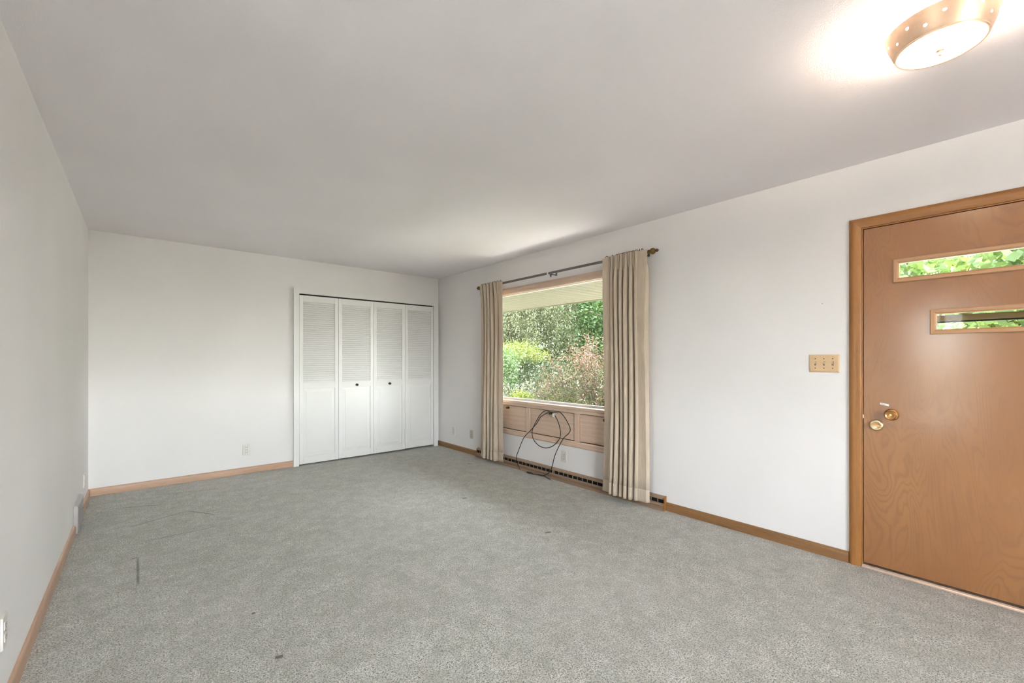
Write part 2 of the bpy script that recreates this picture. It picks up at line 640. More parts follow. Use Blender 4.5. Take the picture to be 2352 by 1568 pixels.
# closet behind the louvred doors
mb = MB().box(CX0 - 0.12, CX0 - 0.07, YB + 0.1, YB + 0.75, 0, H).box(CX1 + 0.1, CX1 + 0.15, YB + 0.1, YB + 0.75, 0, H).box(CX0 - 0.12, CX1 + 0.15, YB + 0.7, YB + 0.75, 0, H)
struct(mb.build('wall_closet', M['wall']), 'closet walls behind the louvred doors', 'wall')

# windows of the rear wall and the side room
w2 = struct(empty('window_2', (XD, (PY0 + PY1) / 2, 0.06)), 'glazed patio opening of the side room', 'window')
mb = MB()
for y in (PY0, (PY0 + PY1) / 2 - 0.04, PY1 - 0.06):
    mb.box(XD - 0.10, XD - 0.05, y, y + 0.06, 0.06, 2.15)
mb.box(XD - 0.10, XD - 0.05, PY0, PY1, 0.06, 0.12).box(XD - 0.10, XD - 0.05, PY0, PY1, 2.09, 2.15)
mb.build('frame', M['white'], w2)
MB().box(XD - 0.078, XD - 0.074, PY0, PY1, 0.1, 2.11).build('pane', M['glass'], w2)
w3 = struct(empty('window_3', ((RX0 + RX1) / 2, YR, 0.6)), 'wide window in the rear wall', 'window')
mb = MB()
for x in (RX0, (RX0 + RX1) / 2 - 0.03, RX1 - 0.06):
    mb.box(x, x + 0.06, YR - 0.10, YR - 0.05, 0.6, 2.15)
mb.box(RX0, RX1, YR - 0.10, YR - 0.05, 0.6, 0.66).box(RX0, RX1, YR - 0.10, YR - 0.05, 2.09, 2.15)
mb.build('frame', M['white'], w3)
MB().box(RX0, RX1, YR - 0.078, YR - 0.074, 0.64, 2.11).build('pane', M['glass'], w3)

# ------------------------------------------------------------------ baseboards
BH = 0.082
BPROF = [(0, FZ), (0.014, FZ), (0.014, 0.060), (0.012, 0.071), (0.008, 0.079), (0.003, BH), (0, BH)]


def baseboard(name, runs, label):
    e = struct(empty(name, runs[0][2]), label, 'baseboard')
    for (a0, a1, _, fn, mat) in runs:
        MB().prism(BPROF, a0, a1, fn).build('board', M[mat], e, smooth=50)
    return e


fx_r = lambda p, q, a: (XR - p, a, q)
fx_l = lambda p, q, a: (XL + p, a, q)
fy_b = lambda p, q, a: (a, YB - p, q)
baseboard('baseboard_right', [(4.475, YB, (XR, 5.0, FZ), fx_r, 'oak_shaded_y'), (0.648, 1.854, (XR, 1.2, FZ), fx_r, 'oak_shaded_y'), (YR, -0.41, (XR, -1, FZ), fx_r, 'oak_y')],
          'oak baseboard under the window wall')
baseboard('baseboard_back', [(XL, 1.352, (0.5, YB, FZ), fy_b, 'oak_lit_x')], 'oak baseboard along the end wall left of the closet')
baseboard('baseboard_left', [(4.722, YB - 0.014, (XL, 5.0, FZ), fx_l, 'oak_lit_y'), (YD, 4.336, (XL, 3.0, FZ), fx_l, 'oak_lit_y')], 'oak baseboard along the near wall')

# ------------------------------------------------------------------ picture window with vent panels
w1 = struct(empty('window_1', (XR, 3.17, WZ0)), 'picture window over three pale wood vent panels', 'window')
# jamb lining
JT = 0.02
MB().box(XR - 0.0, XR + 0.13, WY0, WY0 + JT, WZ0, WZ1).build('jamb', M['pale_z'], w1)
MB().box(XR - 0.0, XR + 0.13, WY1 - JT, WY1, WZ0, WZ1).build('jamb', M['pale_z'], w1)
MB().box(XR - 0.0, XR + 0.13, WY0 + JT, WY1 - JT, WZ1 - 0.03, WZ1).build('head_jamb', M['pale_y'], w1)
CP = [(0.0, 0), (0.0, 0.012), (0.012, 0.018), (0.050, 0.020), (0.066, 0.012), (0.070, 0.0)]   # casing profile: across, proud
# head casing across the top, side casings down to the floor rail
MB().miter([(p, q) for p, q in CP], WY0, WY1, -1, 1, lambda p, q, a: (XR - q, a, 2.024 + p * 1.1)).build('casing', M['pale_y'], w1)
MB().miter([(p, q) for p, q in CP], 0.384, 2.032, 0, 1, lambda p, q, a: (XR - q, WY0 - p, a)).build('casing', M['pale_z'], w1)
MB().miter([(p, q) for p, q in CP], 0.384, 2.032, 0, 1, lambda p, q, a: (XR - q, WY1 + p, a)).build('casing', M['pale_z'], w1)
# stool over the vent panels
MB().box(XR - 0.026, XR + 0.085, WY0 - 0.04, WY1 + 0.04, 0.752, 0.784).build('stool', M['pale_y'], w1, bevel=0.006)
MB().box(XR - 0.016, XR + 0.01, WY0, WY1, 0.722, 0.752).build('top_rail', M['pale_y'], w1, bevel=0.003)
MB().miter([(p, q) for p, q in ((0, 0), (0, 0.016), (0.010, 0.022), (0.050, 0.022), (0.060, 0.014), (0.060, 0))], WY0 - 0.07, WY1 + 0.07, 0, 0,
           lambda p, q, a: (XR - q, a, 0.442 - p)).build('bottom_rail', M['pale_y'], w1)
for y0, y1 in ((3.500, 3.557), (2.788, 2.845)):
    MB().box(XR - 0.012, XR + 0.03, y0, y1, 0.442, 0.722).build('stile', M['pale_z'], w1, bevel=0.002)
for y0, y1 in ((2.150, 2.788), (2.845, 3.500), (3.557, 4.190)):
    p = MB().box(XR - 0.001, XR + 0.018, y0 + 0.005, y1 - 0.005, 0.448, 0.716).build('vent_panel', M['pale_y'], w1, bevel=0.002)
    ym = (y0 + y1) / 2
    MB().lathe([(0.016, 0.0), (0.016, -0.003), (0.006, -0.005), (0.006, -0.016), (0.013, -0.020), (0.015, -0.026), (0.010, -0.032), (0.0, -0.033)],
               (XR - 0.001, ym, 0.692), 'x', 16).build('knob', M['bronze'], p, smooth=50)
MB().box(XR + 0.03, XR + 0.13, WY0 + JT, WY1 - JT, WZ0, 0.755).build('vent_box', M['dark'], w1)
# white sash around the fixed pane
SX0, SX1 = XR + 0.070, XR + 0.095
for (n_, y0, y1, z0, z1) in (('sash', WY0 + JT, WY1 - JT, 0.784, 0.806), ('sash', WY0 + JT, WY1 - JT, 2.026, 2.066), ('sash', WY0 + JT, WY0 + JT + 0.022, 0.806, 2.040),
                             ('sash', WY1 - JT - 0.022, WY1 - JT, 0.806, 2.040)):
    MB().box(SX0, SX1, y0, y1, z0, z1).build(n_, M['white'], w1)
MB().box(XR + 0.080, XR + 0.085, WY0 + JT + 0.01, WY1 - JT - 0.01, 0.795, 2.055).build('pane', M['glass'], w1)

# ------------------------------------------------------------------ curtain rod
RXX, RZ = XR - 0.085, 2.152
rod = thing('curtain_rod', 'dark metal curtain rod with antique brass finials above the picture window', 'curtain rod', (XR, 3.155, 2.10))
MB().prism([(-0.006, -0.011), (0.006, -0.011), (0.007, -0.006), (0.007, 0.006), (0.006, 0.011), (-0.006, 0.011)], 1.966, 4.315,
           lambda p, q, a: (RXX + p, a, RZ + q)).build('rail', M['rod'], rod)
MB().lathe([(0.0, 0.072), (0.007, 0.070), (0.010, 0.062), (0.007, 0.055), (0.010, 0.052), (0.022, 0.042), (0.024, 0.033), (0.020, 0.020), (0.010, 0.011), (0.012, 0.007), (0.017, 0.003), (0.017, -0.006), (0.011, -0.008), (0.0, -0.008)][::-1],
           (RXX, 4.318, RZ), 'y', 18).build('finial', M['bronze'], rod, smooth=60)
MB().lathe([(r_, -h_) for r_, h_ in ((0.0, -0.008), (0.011, -0.008), (0.018, -0.003), (0.018, 0.004), (0.011, 0.010), (0.013, 0.014), (0.023, 0.022), (0.0265, 0.035), (0.024, 0.047), (0.014, 0.058), (0.008, 0.061), (0.008, 0.066), (0.013, 0.070), (0.014, 0.077), (0.009, 0.085), (0.004, 0.090), (0.0, 0.091))],
           (RXX, 1.968, RZ), 'y', 18).build('finial', M['bronze'], rod, smooth=60)
for yb in (4.29, 3.10, 2.02):
    mb = MB().box(RXX + 0.004, XR, yb - 0.006, yb + 0.006, RZ - 0.018, RZ - 0.010).box(XR - 0.004, XR, yb - 0.010, yb + 0.010, RZ - 0.016, RZ + 0.010)
    mb.prism([(-0.015, 0.0), (0.015, 0.0), (0.0, -0.034)], RXX - 0.004, RXX + 0.004, lambda p, q, a: (a, yb + p, RZ - 0.014 + q))
    mb.build('bracket', M['rod'], rod)
MB().box(RXX - 0.010, RXX + 0.008, 3.130, 3.150, RZ - 0.020, RZ + 0.013).build('carrier', M['plate'], rod, bevel=0.003)

# ------------------------------------------------------------------ curtains
def curtain_profile(y0, y1, folds, flat0, flat1, n=260, rnd=0):
    """path of the cloth seen from above: flat ends, rounded folds between; returns y, x(in front of the wall), and the 0..1 position"""
    rs = random.Random(rnd)
    L = y1 - y0
    pts = []
    for i in range(n):
        s = i / (n - 1)
        pts.append(s)
    amp = [rs.uniform(0.75, 1.15) for _ in range(folds + 2)]
    ph = rs.uniform(0, 0.4)
    ys, xs = [], []
    for s in pts:
        if s < flat0:
            u, env = 0.0, 0.0
            th = 0
        elif s > 1 - flat1:
            th = 2 * PI * folds
            env = 0.0
        else:
            u = (s - flat0) / (1 - flat0 - flat1)
            th = 2 * PI * folds * u
            env = min(1.0, u * folds * 1.6, (1 - u) * folds * 1.6)
        k = int(th / (2 * PI))
        A = 0.033 * amp[min(k, folds + 1)]
        x = A * math.sin(th + PI * 0.0) * env
        y = L * s - env * 0.30 * L / max(folds, 1) * (1 - flat0 - flat1) * math.sin(2 * th) * 0.55
        xs.append(x)
        ys.append(y0 + y)
    return np.array(ys), np.array(xs), np.array(pts)


def curtain(name, label, y_lead, y_tail, folds, lead_flat, tail_flat, rnd, ring_ys, tail_return=0.03):
    y0, y1 = y_lead, y_tail
    ys, xs, ss = curtain_profile(0, 1, folds, lead_flat, tail_flat, 300, rnd)
    ztop, zbot, zhem = 2.170, 0.066, 0.168
    zs = list(np.linspace(zbot, zhem, 5)) + list(np.linspace(zhem + 0.001, 2.02, 26)) + list(np.linspace(2.03, ztop, 16))
    rs = np.random.RandomState(rnd)
    wob = rs.uniform(-1, 1, (6,))
    cx = XR - 0.108
    rows = []
    for z in zs:
        t = (z - zbot) / (ztop - zbot)
        pin = max(0.0, min(1.0, (z - 1.98) / 0.10))          # gathered into pinch pleats near the top
        pin = pin * pin * (3 - 2 * pin)
        flare = max(0.0, (z - 2.085) / 0.09)
        wide = 1.0 - 0.05 * math.sin(PI * t) + 0.02 * (1 - t)
        sway = 0.006 * math.sin(3.1 * z + wob[0] * 3)
        body = xs * (1.0 + 0.25 * (1 - t)) + 0.006 * np.sin(2 * PI * 2.3 * ss + 2.0 * z + wob[1])
        finger = 0.020 * np.abs(np.sin(PI * folds * 3 * np.clip((ss - lead_flat) / (1 - lead_flat - tail_flat), 0, 1))) * (1 + 0.5 * flare)
        finger = np.where((ss < lead_flat) | (ss > 1 - tail_flat), 0, finger)
        xx = body * (1 - 0.72 * pin) - finger * pin - 0.004 * pin
        # the tail end turns back to the wall a little
        ret = np.clip((ss - 0.965) / 0.035, 0, 1) * tail_return * (1 - pin)
        yy = y0 + (y1 - y0) * (0.5 + (ys - 0.5) * wide) + sway
        X = cx + xx + ret
        X = np.minimum(X, RXX - 0.011 if z > 2.12 else XR - 0.03)
        rows.append(np.stack([X, yy, np.full_like(X, z)], 1))
    root = thing(name, label, 'curtain', (cx, (y0 + y1) / 2, zbot), 'linen curtains at the picture window')

    def sheet(rws, nm):
        m = len(ss)
        vv = np.concatenate(rws)
        ff = []
        for i in range(len(rws) - 1):
            for k in range(m - 1):
                ff.append((i * m + k, i * m + k + 1, (i + 1) * m + k + 1, (i + 1) * m + k))
        mb = MB()
        mb.v = [tuple(p) for p in vv]
        mb.f = ff
        ob = mb.build(nm, M['linen'], root, smooth=180)
        sd = ob.modifiers.new('thickness', 'SOLIDIFY')
        sd.thickness = 0.0022
        sd.offset = 0
        return ob
    sheet(rows[5:], 'cloth')
    hem = [r + np.array([-0.0022, 0, 0]) for r in rows[:5]]
    hem.append(rows[5] + np.array([-0.0022, 0, 0.0]))
    hem.append(rows[5] + np.array([0.0, 0, 0.002]))
    sheet(hem, 'hem')
    # small rings that carry the heading on the rod
    ring_me = None
    for y in ring_ys:
        if ring_me is None:
            mb = MB()
            R, r, S, T = 0.0195, 0.0030, 18, 6
            vv, ff = [], []
            for i in range(S):
                a = 2 * PI * i / S
                for j in range(T):
                    b = 2 * PI * j / T
                    q = R + r * math.cos(b)
                    vv.append((q * math.cos(a), r * math.sin(b), q * math.sin(a) + R))
                    ff.append((i * T + j, i * T + (j + 1) % T, ((i + 1) % S) * T + (j + 1) % T, ((i + 1) % S) * T + j))
            mb.add(vv, ff)
            ob = mb.build('ring', M['bronze'], root, smooth=180, origin=(0, 0, 0))
            ring_me = ob.data
        else:
            ob = link_mesh('ring', ring_me, (0, 0, 0), None, root)
        p = Vector((RXX, y, RZ - 0.0195 + 0.020))
        ob.location = p - wloc(root)
        ORG[ob.name] = p
        ob.rotation_euler = (0, 0, rings_rnd.uniform(-0.6, 0.6))
    return root


rings_rnd = random.Random(5)
curtain('curtain', 'narrow gathered cream linen curtain beside the closet end of the window', 3.845, 4.288, 5, 0.16, 0.10, 3,
        [4.28, 4.24, 4.205, 4.16, 4.12, 4.07, 4.03, 3.97, 3.92])
curtain('curtain', 'gathered cream linen curtain at the entrance door side of the window', 2.418, 1.964, 6, 0.15, 0.20, 8,
        [2.03, 2.055, 2.085, 2.115, 2.14, 2.16, 2.185, 2.21, 2.235, 2.26, 2.285, 2.33, 2.39])

# ------------------------------------------------------------------ baseboard register under the window
reg = thing('baseboard_register', 'long tan metal baseboard heat register with slotted grille under the window', 'heat register', (XR, 3.16, FZ))
Y0R, Y1R, YJ = 1.856, 4.472, 3.126
rf = lambda p, q, a: (XR - p, a, q)
for (a0, a1) in ((Y0R + 0.004, YJ - 0.002), (YJ + 0.002, Y1R - 0.004)):
    MB().prism([(0.0, 0.128), (0.008, 0.128), (0.031, 0.115), (0.033, 0.104), (0.029, 0.104), (0.006, 0.120), (0.0, 0.120)], a0, a1, rf).build('top_cap', M['register'], reg)
    MB().prism([(0.026, 0.072), (0.033, 0.072), (0.046, 0.062), (0.046, 0.057), (0.032, 0.036), (0.032, 0.030), (0.052, 0.020), (0.052, FZ), (0.026, FZ)], a0, a1, rf).build('front_panel', M['register'], reg)
    MB().prism([(0.002, 0.110), (0.010, 0.110), (0.010, 0.030), (0.002, 0.030)], a0, a1, rf).build('back_plate', M['dark'], reg)
for yy in (Y0R, Y1R - 0.006):
    MB().prism([(0, 0.130), (0.009, 0.130), (0.034, 0.116), (0.035, 0.072), (0.048, 0.062), (0.048, 0.055), (0.034, 0.034), (0.050, 0.018), (0.050, FZ), (0, FZ)], yy, yy + 0.006, rf).build('end_cap', M['oak_z'], reg)
MB().prism([(0.008, 0.130), (0.033, 0.117), (0.035, 0.072), (0.049, 0.062), (0.049, 0.056), (0.035, 0.036), (0.054, 0.019), (0.054, FZ), (0.02, FZ), (0.02, 0.12)], YJ - 0.005, YJ + 0.005, rf).build('joint_cover', M['register'], reg)
bar_me = None
nb = 42
for i in range(1, nb):
    y = Y0R + (Y1R - Y0R) * i / nb
    if abs(y - YJ) < 0.02:
        continue
    if bar_me is None:
        b = MB().box(XR - 0.031, XR - 0.027, y - 0.003, y + 0.003, 0.070, 0.106).build('grille_bar', M['register'], reg)
        bar_me = b.data
    else:
        link_mesh('grille_bar', bar_me, (XR - 0.029, y, 0.070), None, reg)
for y, z in ((Y0R + 0.012, 0.110), (Y0R + 0.016, 0.066)):
    MB().lathe([(0.0, -0.002), (0.0035, -0.001), (0.0035, 0.004)], (XR - (0.036 if z > 0.1 else 0.043), y, z), 'x', 10).build('screw', M['screw'], reg)

# ------------------------------------------------------------------ grey wall register on the left wall
gr = thing('wall_register', 'small grey metal wall register set into the near baseboard', 'heat register', (XL, 4.53, FZ))
MB().prism([(0, FZ), (0.021, FZ), (0.024, 0.020), (0.024, 0.204), (0.018, 0.211), (0.0, 0.216)], 4.338, 4.72, fx_l).build('cover', M['greymetal'], gr, bevel=0.002)
for k in range(9):
    z = 0.05 + 0.016 * k
    MB().box(XL + 0.0235, XL + 0.0265, 4.385, 4.675, z, z + 0.006).build('louver', M['greymetal'], gr)
for y in (4.352, 4.706):
    MB().lathe([(0.0035, -0.002), (0.0035, 0.001), (0.0, 0.002)], (XL + 0.0245, y, 0.105), 'x', 10).build('screw', M['screw'], gr)


# ------------------------------------------------------------------ outlets and switches
def outlet(name, label, c, face, mat, kind, w=0.070, hgt=0.115):
    """c: centre on the wall; face: function (across, out, up) -> xyz"""
    t = thing(name, label, 'outlet', face(0, 0, c - hgt / 2), 'wall outlets')
    mb = MB()
    prof = [(-w / 2, -hgt / 2), (w / 2, -hgt / 2), (w / 2, hgt / 2), (-w / 2, hgt / 2)]
    vs_ = [face(a, 0.0, c + b) for a, b in prof] + [face(a * 0.92, 0.006, c + b * 0.95) for a, b in prof]
    mb.add(vs_, [(0, 1, 2, 3), (4, 7, 6, 5), (0, 4, 5, 1), (1, 5, 6, 2), (2, 6, 7, 3), (3, 7, 4, 0)])
    mb.build('plate', M[mat], t)

    def fbox(nm, a0, a1, d0, d1, z0, z1, m):
        p = [face(a, d, c + z) for d in (d0, d1) for (a, z) in ((a0, z0), (a1, z0), (a1, z1), (a0, z1))]
        return MB().add(p, [(0, 1, 2, 3), (4, 7, 6, 5), (0, 4, 5, 1), (1, 5, 6, 2), (2, 6, 7, 3), (3, 7, 4, 0)]).build(nm, M[m], t)
    if kind == 'triple':
        fbox('receptacle', -0.016, 0.016, 0.005, 0.008, -0.040, 0.040, mat)
        for z in (-0.027, 0.0, 0.027):
            for a in (-0.0065, 0.0065):
                fbox('slot', a - 0.0014, a + 0.0014, 0.0078, 0.0084, z - 0.0055, z + 0.0055, 'screw')
    elif kind == 'duplex':
        for z in (-0.021, 0.021):
            fbox('receptacle', -0.016, 0.016, 0.005, 0.008, z - 0.014, z + 0.014, mat)
            for a in (-0.0065, 0.0065):
                fbox('slot', a - 0.0013, a + 0.0013, 0.0078, 0.0084, z - 0.004, z + 0.006, 'screw')
            fbox('slot', -0.002, 0.002, 0.0078, 0.0084, z - 0.011, z - 0.007, 'screw')
        fbox('screw', -0.002, 0.002, 0.005, 0.0075, -0.002, 0.002, 'screw')
    elif kind == 'jack':
        for z in (-0.026, 0.0, 0.026):
            fbox('socket', -0.010, 0.010, 0.005, 0.0075, z - 0.006, z + 0.006, 'plate2')
            fbox('slot', -0.006, 0.006, 0.007, 0.0080, z - 0.003, z + 0.003, 'screw')
    elif kind == 'flat':
        for z in (-0.042, 0.042):
            fbox('screw', -0.003, 0.003, 0.005, 0.0072, z - 0.003, z + 0.003, 'screw')
    return t


def face_r(y):
    return lambda a, d, z: (XR - d, y - a, z)


def face_b(x):
    return lambda a, d, z: (x + a, YB - d, z)


def face_l(y):
    return lambda a, d, z: (XL + d, y + a, z)


outlet('wall_outlet', 'pinkish white six-slot outlet on the end wall left of the closet', 0.272, face_b(0.862), 'plate', 'triple')
outlet('wall_outlet', 'white outlet on the wall below the picture window panels', 0.263, face_r(2.988), 'plate', 'duplex')
outlet('wall_outlet', 'cream outlet on the window wall next to the closet corner', 0.272, face_r(5.05), 'plate', 'duplex')
outlet('wall_outlet', 'greyish three-socket plate on the window wall next to the narrow curtain', 0.276, face_r(4.625), 'plate2', 'jack')
outlet('wall_outlet', 'pale outlet on the near wall by the far corner', 0.248, face_l(5.05), 'plate', 'duplex')
outlet('wall_outlet', 'pale outlet plate on the near wall cut by the picture edge', 0.300, face_l(2.313), 'plate', 'duplex')

sw = thing('light_switch', 'tan three-gang toggle light switch plate beside the entrance door', 'light switch', (XR, 0.7745, 1.174))
sy, sz, shw, shh = 0.7745, 1.231, 0.0805, 0.0565
ring1 = [(XR, sy + a, sz + b) for a, b in ((-shw, -shh), (shw, -shh), (shw, shh), (-shw, shh))]
ring2 = [(XR - 0.0045, sy + a * 0.985, sz + b * 0.98) for a, b in ((-shw, -shh), (shw, -shh), (shw, shh), (-shw, shh))]
ring3 = [(XR - 0.0075, sy + a * 0.90, sz + b * 0.84) for a, b in ((-shw, -shh), (shw, -shh), (shw, shh), (-shw, shh))]
fs_ = []
for r0 in (0, 4):
    for i in range(4):
        fs_.append((r0 + i, r0 + (i + 1) % 4, r0 + 4 + (i + 1) % 4, r0 + 4 + i))
fs_.append((8, 9, 10, 11))
MB().add(ring1 + ring2 + ring3, fs_).build('plate', M['ivory'], sw)
for a in (-0.046, 0.0, 0.046):
    MB().box(XR - 0.0078, XR - 0.0070, sy + a - 0.0052, sy + a + 0.0052, sz - 0.012, sz + 0.012).build('slot', M['screw'], sw)
    tg = MB().add([(XR - 0.006, sy + a + s * 0.0042, sz + z) for s in (-1, 1) for z in (-0.009, 0.006)] +
                  [(XR - 0.017, sy + a + s * 0.0036, sz + z) for s in (-1, 1) for z in (0.002, 0.011)],
                  [(0, 1, 3, 2), (4, 6, 7, 5), (0, 4, 5, 1), (2, 3, 7, 6), (1, 5, 7, 3), (0, 2, 6, 4)]).build('toggle', M['ivory'], sw)
    for z in (-0.030, 0.030):
        MB().lathe([(0.0034, 0.001), (0.0032, -0.0012), (0.0, -0.0016)], (XR - 0.0075, sy + a, sz + z), 'x', 10).build('screw', M['screw'] if z < 0 and a != 0.046 else M['bronze'], sw)

# ------------------------------------------------------------------ entrance door
door = struct(empty('door_1', (XR, 0.12, 0.04)), 'flush birch entrance door with two stepped slit windows', 'door')
DA, DB = -0.336, 0.578                    # slab edges
DX0, DX1 = XR + 0.004, XR + 0.048
DZ0, DZ2 = 0.042, 2.034
L1 = (-0.205, 0.445, 1.697, 1.832)        # outer edges of the lite mouldings: y0, y1, z0, z1
L2 = (-0.358 + 0.15, 0.292, 1.393, 1.530)
ins = 0.012
ya = sorted({DA, DB, L1[0] + ins, L1[1] - ins, L2[0] + ins, L2[1] - ins})
za = sorted({DZ0, DZ2, L1[2] + ins, L1[3] - ins, L2[2] + ins, L2[3] - ins})


def in_lite(y, z):
    return any(l[0] + ins < y < l[1] - ins and l[2] + ins < z < l[3] - ins for l in (L1, L2))


mb = MB()
vid = {}


def vtx(x, y, z):
    k = (round(x, 5), round(y, 5), round(z, 5))
    if k not in vid:
        vid[k] = len(mb.v)
        mb.v.append((x, y, z))
    return vid[k]


ny, nz = len(ya) - 1, len(za) - 1
solid = {(i, j): not in_lite((ya[i] + ya[i + 1]) / 2, (za[j] + za[j + 1]) / 2) for i in range(ny) for j in range(nz)}
for (i, j), s in solid.items():
    if not s:
        continue
    y0, y1, z0, z1 = ya[i], ya[i + 1], za[j], za[j + 1]
    mb.f.append((vtx(DX0, y0, z0), vtx(DX0, y0, z1), vtx(DX0, y1, z1), vtx(DX0, y1, z0)))
    mb.f.append((vtx(DX1, y0, z0), vtx(DX1, y1, z0), vtx(DX1, y1, z1), vtx(DX1, y0, z1)))
    for (di, dj, p, q) in ((-1, 0, (y0, z0), (y0, z1)), (1, 0, (y1, z1), (y1, z0)), (0, -1, (y1, z0), (y0, z0)), (0, 1, (y0, z1), (y1, z1))):
        if not solid.get((i + di, j + dj), False):
            mb.f.append((vtx(DX0, *p), vtx(DX1, *p), vtx(DX1, *q), vtx(DX0, *q)))
mb.build('slab', M['birch'], door)
LP = [(0, 0.0), (0, 0.009), (0.004, 0.012), (0.018, 0.011), (0.026, 0.004), (0.027, -0.016), (0.020, -0.016), (0.012, 0.0)]   # lite moulding: inward, proud
for (y0, y1, z0, z1) in (L1, L2):
    lf = empty('door_lite', (DX0, (y0 + y1) / 2, z0))
    lf.parent = door
    lf.location = Vector(lf.location) - wloc(door)
    MB().miter(LP, y0, y1, 1, -1, lambda p, q, a: (DX0 - q, a, z0 + p)).build('moulding', M['birch_y'], lf)
    MB().miter(LP, y0, y1, 1, -1, lambda p, q, a: (DX0 - q, a, z1 - p)).build('moulding', M['birch_y'], lf)
    MB().miter(LP, z0, z1, 1, -1, lambda p, q, a: (DX0 - q, y0 + p, a)).build('moulding', M['birch_z'], lf)
    MB().miter(LP, z0, z1, 1, -1, lambda p, q, a: (DX0 - q, y1 - p, a)).build('moulding', M['birch_z'], lf)
    MB().box(DX0 + 0.020, DX0 + 0.024, y0 + 0.012, y1 - 0.012, z0 + 0.012, z1 - 0.012).build('pane', M['glass'], lf)
# knob and thumb-turn deadbolt
kn = MB().lathe([(0.034, 0.0), (0.034, -0.003), (0.031, -0.006), (0.029, -0.004), (0.016, -0.006), (0.012, -0.012), (0.012, -0.024), (0.017, -0.028), (0.026, -0.036),
                 (0.0275, -0.046), (0.0265, -0.053), (0.0245, -0.055), (0.0235, -0.053), (0.016, -0.049), (0.0065, -0.047), (0.006, -0.050), (0.0, -0.0505)],
                (DX0, 0.451, 0.937), 'x', 32).build('door_knob', M['brass'], door, smooth=50)
kn['label'] = 'round brass door knob with dished face'
db = MB().lathe([(0.0335, 0.0), (0.0335, -0.004), (0.031, -0.010), (0.026, -0.0135), (0.020, -0.012), (0.016, -0.0105), (0.0, -0.0105)], (DX0, 0.519, 0.869), 'x', 32).build('deadbolt', M['palebrass'], door, smooth=50)
db['label'] = 'pale brass deadbolt rose with oval thumb turn'
n = 20
prof = [(0.023 * math.cos(2 * PI * i / n), 0.0065 * math.sin(2 * PI * i / n)) for i in range(n)]
MB().prism(prof, -0.008, -0.024, lambda p, q, a: (DX0 + a, 0.519 + p, 0.869 + q + 0.05 * p)).build('thumb_turn', M['brass'], db, bevel=0.002)
# paper sticker with two illegible printed lines
st = MB().add([(DX0 - 0.0006, 0.503 - 0.0395 * u, 0.998 - 0.0075 * u + 0.0115 * (v - 0.5)) for v in (0, 1) for u in (0, 1)], [(0, 1, 3, 2)]).build('sticker', M['paper'], door)
st['label'] = 'small white paper sticker'
rs = random.Random(3)
for row, (v0, n_) in enumerate(((0.62, 9), (0.25, 6))):
    u = 0.10
    for k in range(n_):
        du = rs.uniform(0.04, 0.085)
        if u + du > 0.92:
            break
        MB().add([(DX0 - 0.0010, 0.503 - 0.0395 * uu, 0.998 - 0.0075 * uu + 0.0115 * (vv - 0.5)) for vv in (v0, v0 + 0.16) for uu in (u, u + du * 0.7)], [(0, 1, 3, 2)]).build('print', M['ink'], st)
        u += du
# latch and strike seen in the gap
MB().box(XR + 0.008, XR + 0.03, 0.5785, 0.586, 0.900, 0.958).build('strike', M['screw'], door)
MB().box(XR + 0.004, XR + 0.03, 0.5775, 0.584, 0.905, 0.925).build('latch', M['palebrass'], door)

# jamb and casing round the door
t1 = struct(empty('trim_1', (XR, 0.12, 0)), 'golden oak casing round the entrance door', 'door casing')
for y0, y1 in ((DB + 0.004, DY1 + 0.001), (DY0 - 0.001, DA - 0.004)):
    MB().box(XR - 0.001, XR + WT, y0, y1, FZ, DZ1 - 0.004).build('jamb', M['oak_z'], t1)
MB().box(XR - 0.001, XR + WT, DY0, DY1, DZ2 + 0.004, DZ1 + 0.001).build('head_jamb', M['oak_y'], t1)
for y0, y1 in ((DB - 0.012, DB + 0.004), (DA - 0.004, DA + 0.012)):
    MB().box(DX1 + 0.001, DX1 + 0.02, y0, y1, FZ, DZ2).build('door_stop', M['oak_z'], t1)
MB().box(DX1 + 0.001, DX1 + 0.02, DA, DB, DZ2 - 0.012, DZ2 + 0.004).build('door_stop', M['oak_y'], t1)
DCP = [(0.0, 0), (0.0, 0.010), (0.004, 0.0125), (0.012, 0.0145), (0.026, 0.0185), (0.040, 0.0195), (0.052, 0.0165), (0.058, 0.010), (0.060, 0.0)]
MB().miter(DCP, FZ, DZ2 + 0.010, 0, 1, lambda p, q, a: (XR - q, DB + 0.010 + p, a)).build('casing', M['oak_z'], t1, smooth=35)
MB().miter(DCP, FZ, DZ2 + 0.010, 0, 1, lambda p, q, a: (XR - q, DA - 0.010 - p, a)).build('casing', M['oak_z'], t1, smooth=35)
MB().miter(DCP, DA - 0.010, DB + 0.010, -1, 1, lambda p, q, a: (XR - q, a, DZ2 + 0.010 + p)).build('casing', M['oak_y'], t1, smooth=35)
th = MB().prism([(-0.016, FZ), (-0.016, 0.021), (-0.010, 0.027), (-0.004, 0.027), (0.0, 0.030), (0.006, 0.026), (0.15, 0.030), (0.15, -0.05), (0.0, -0.05)], DA, DB + 0.006,
                lambda p, q, a: (XR + p, a, q)).build('threshold', M['alu'], t1)
th['label'] = 'pale metal threshold strip'
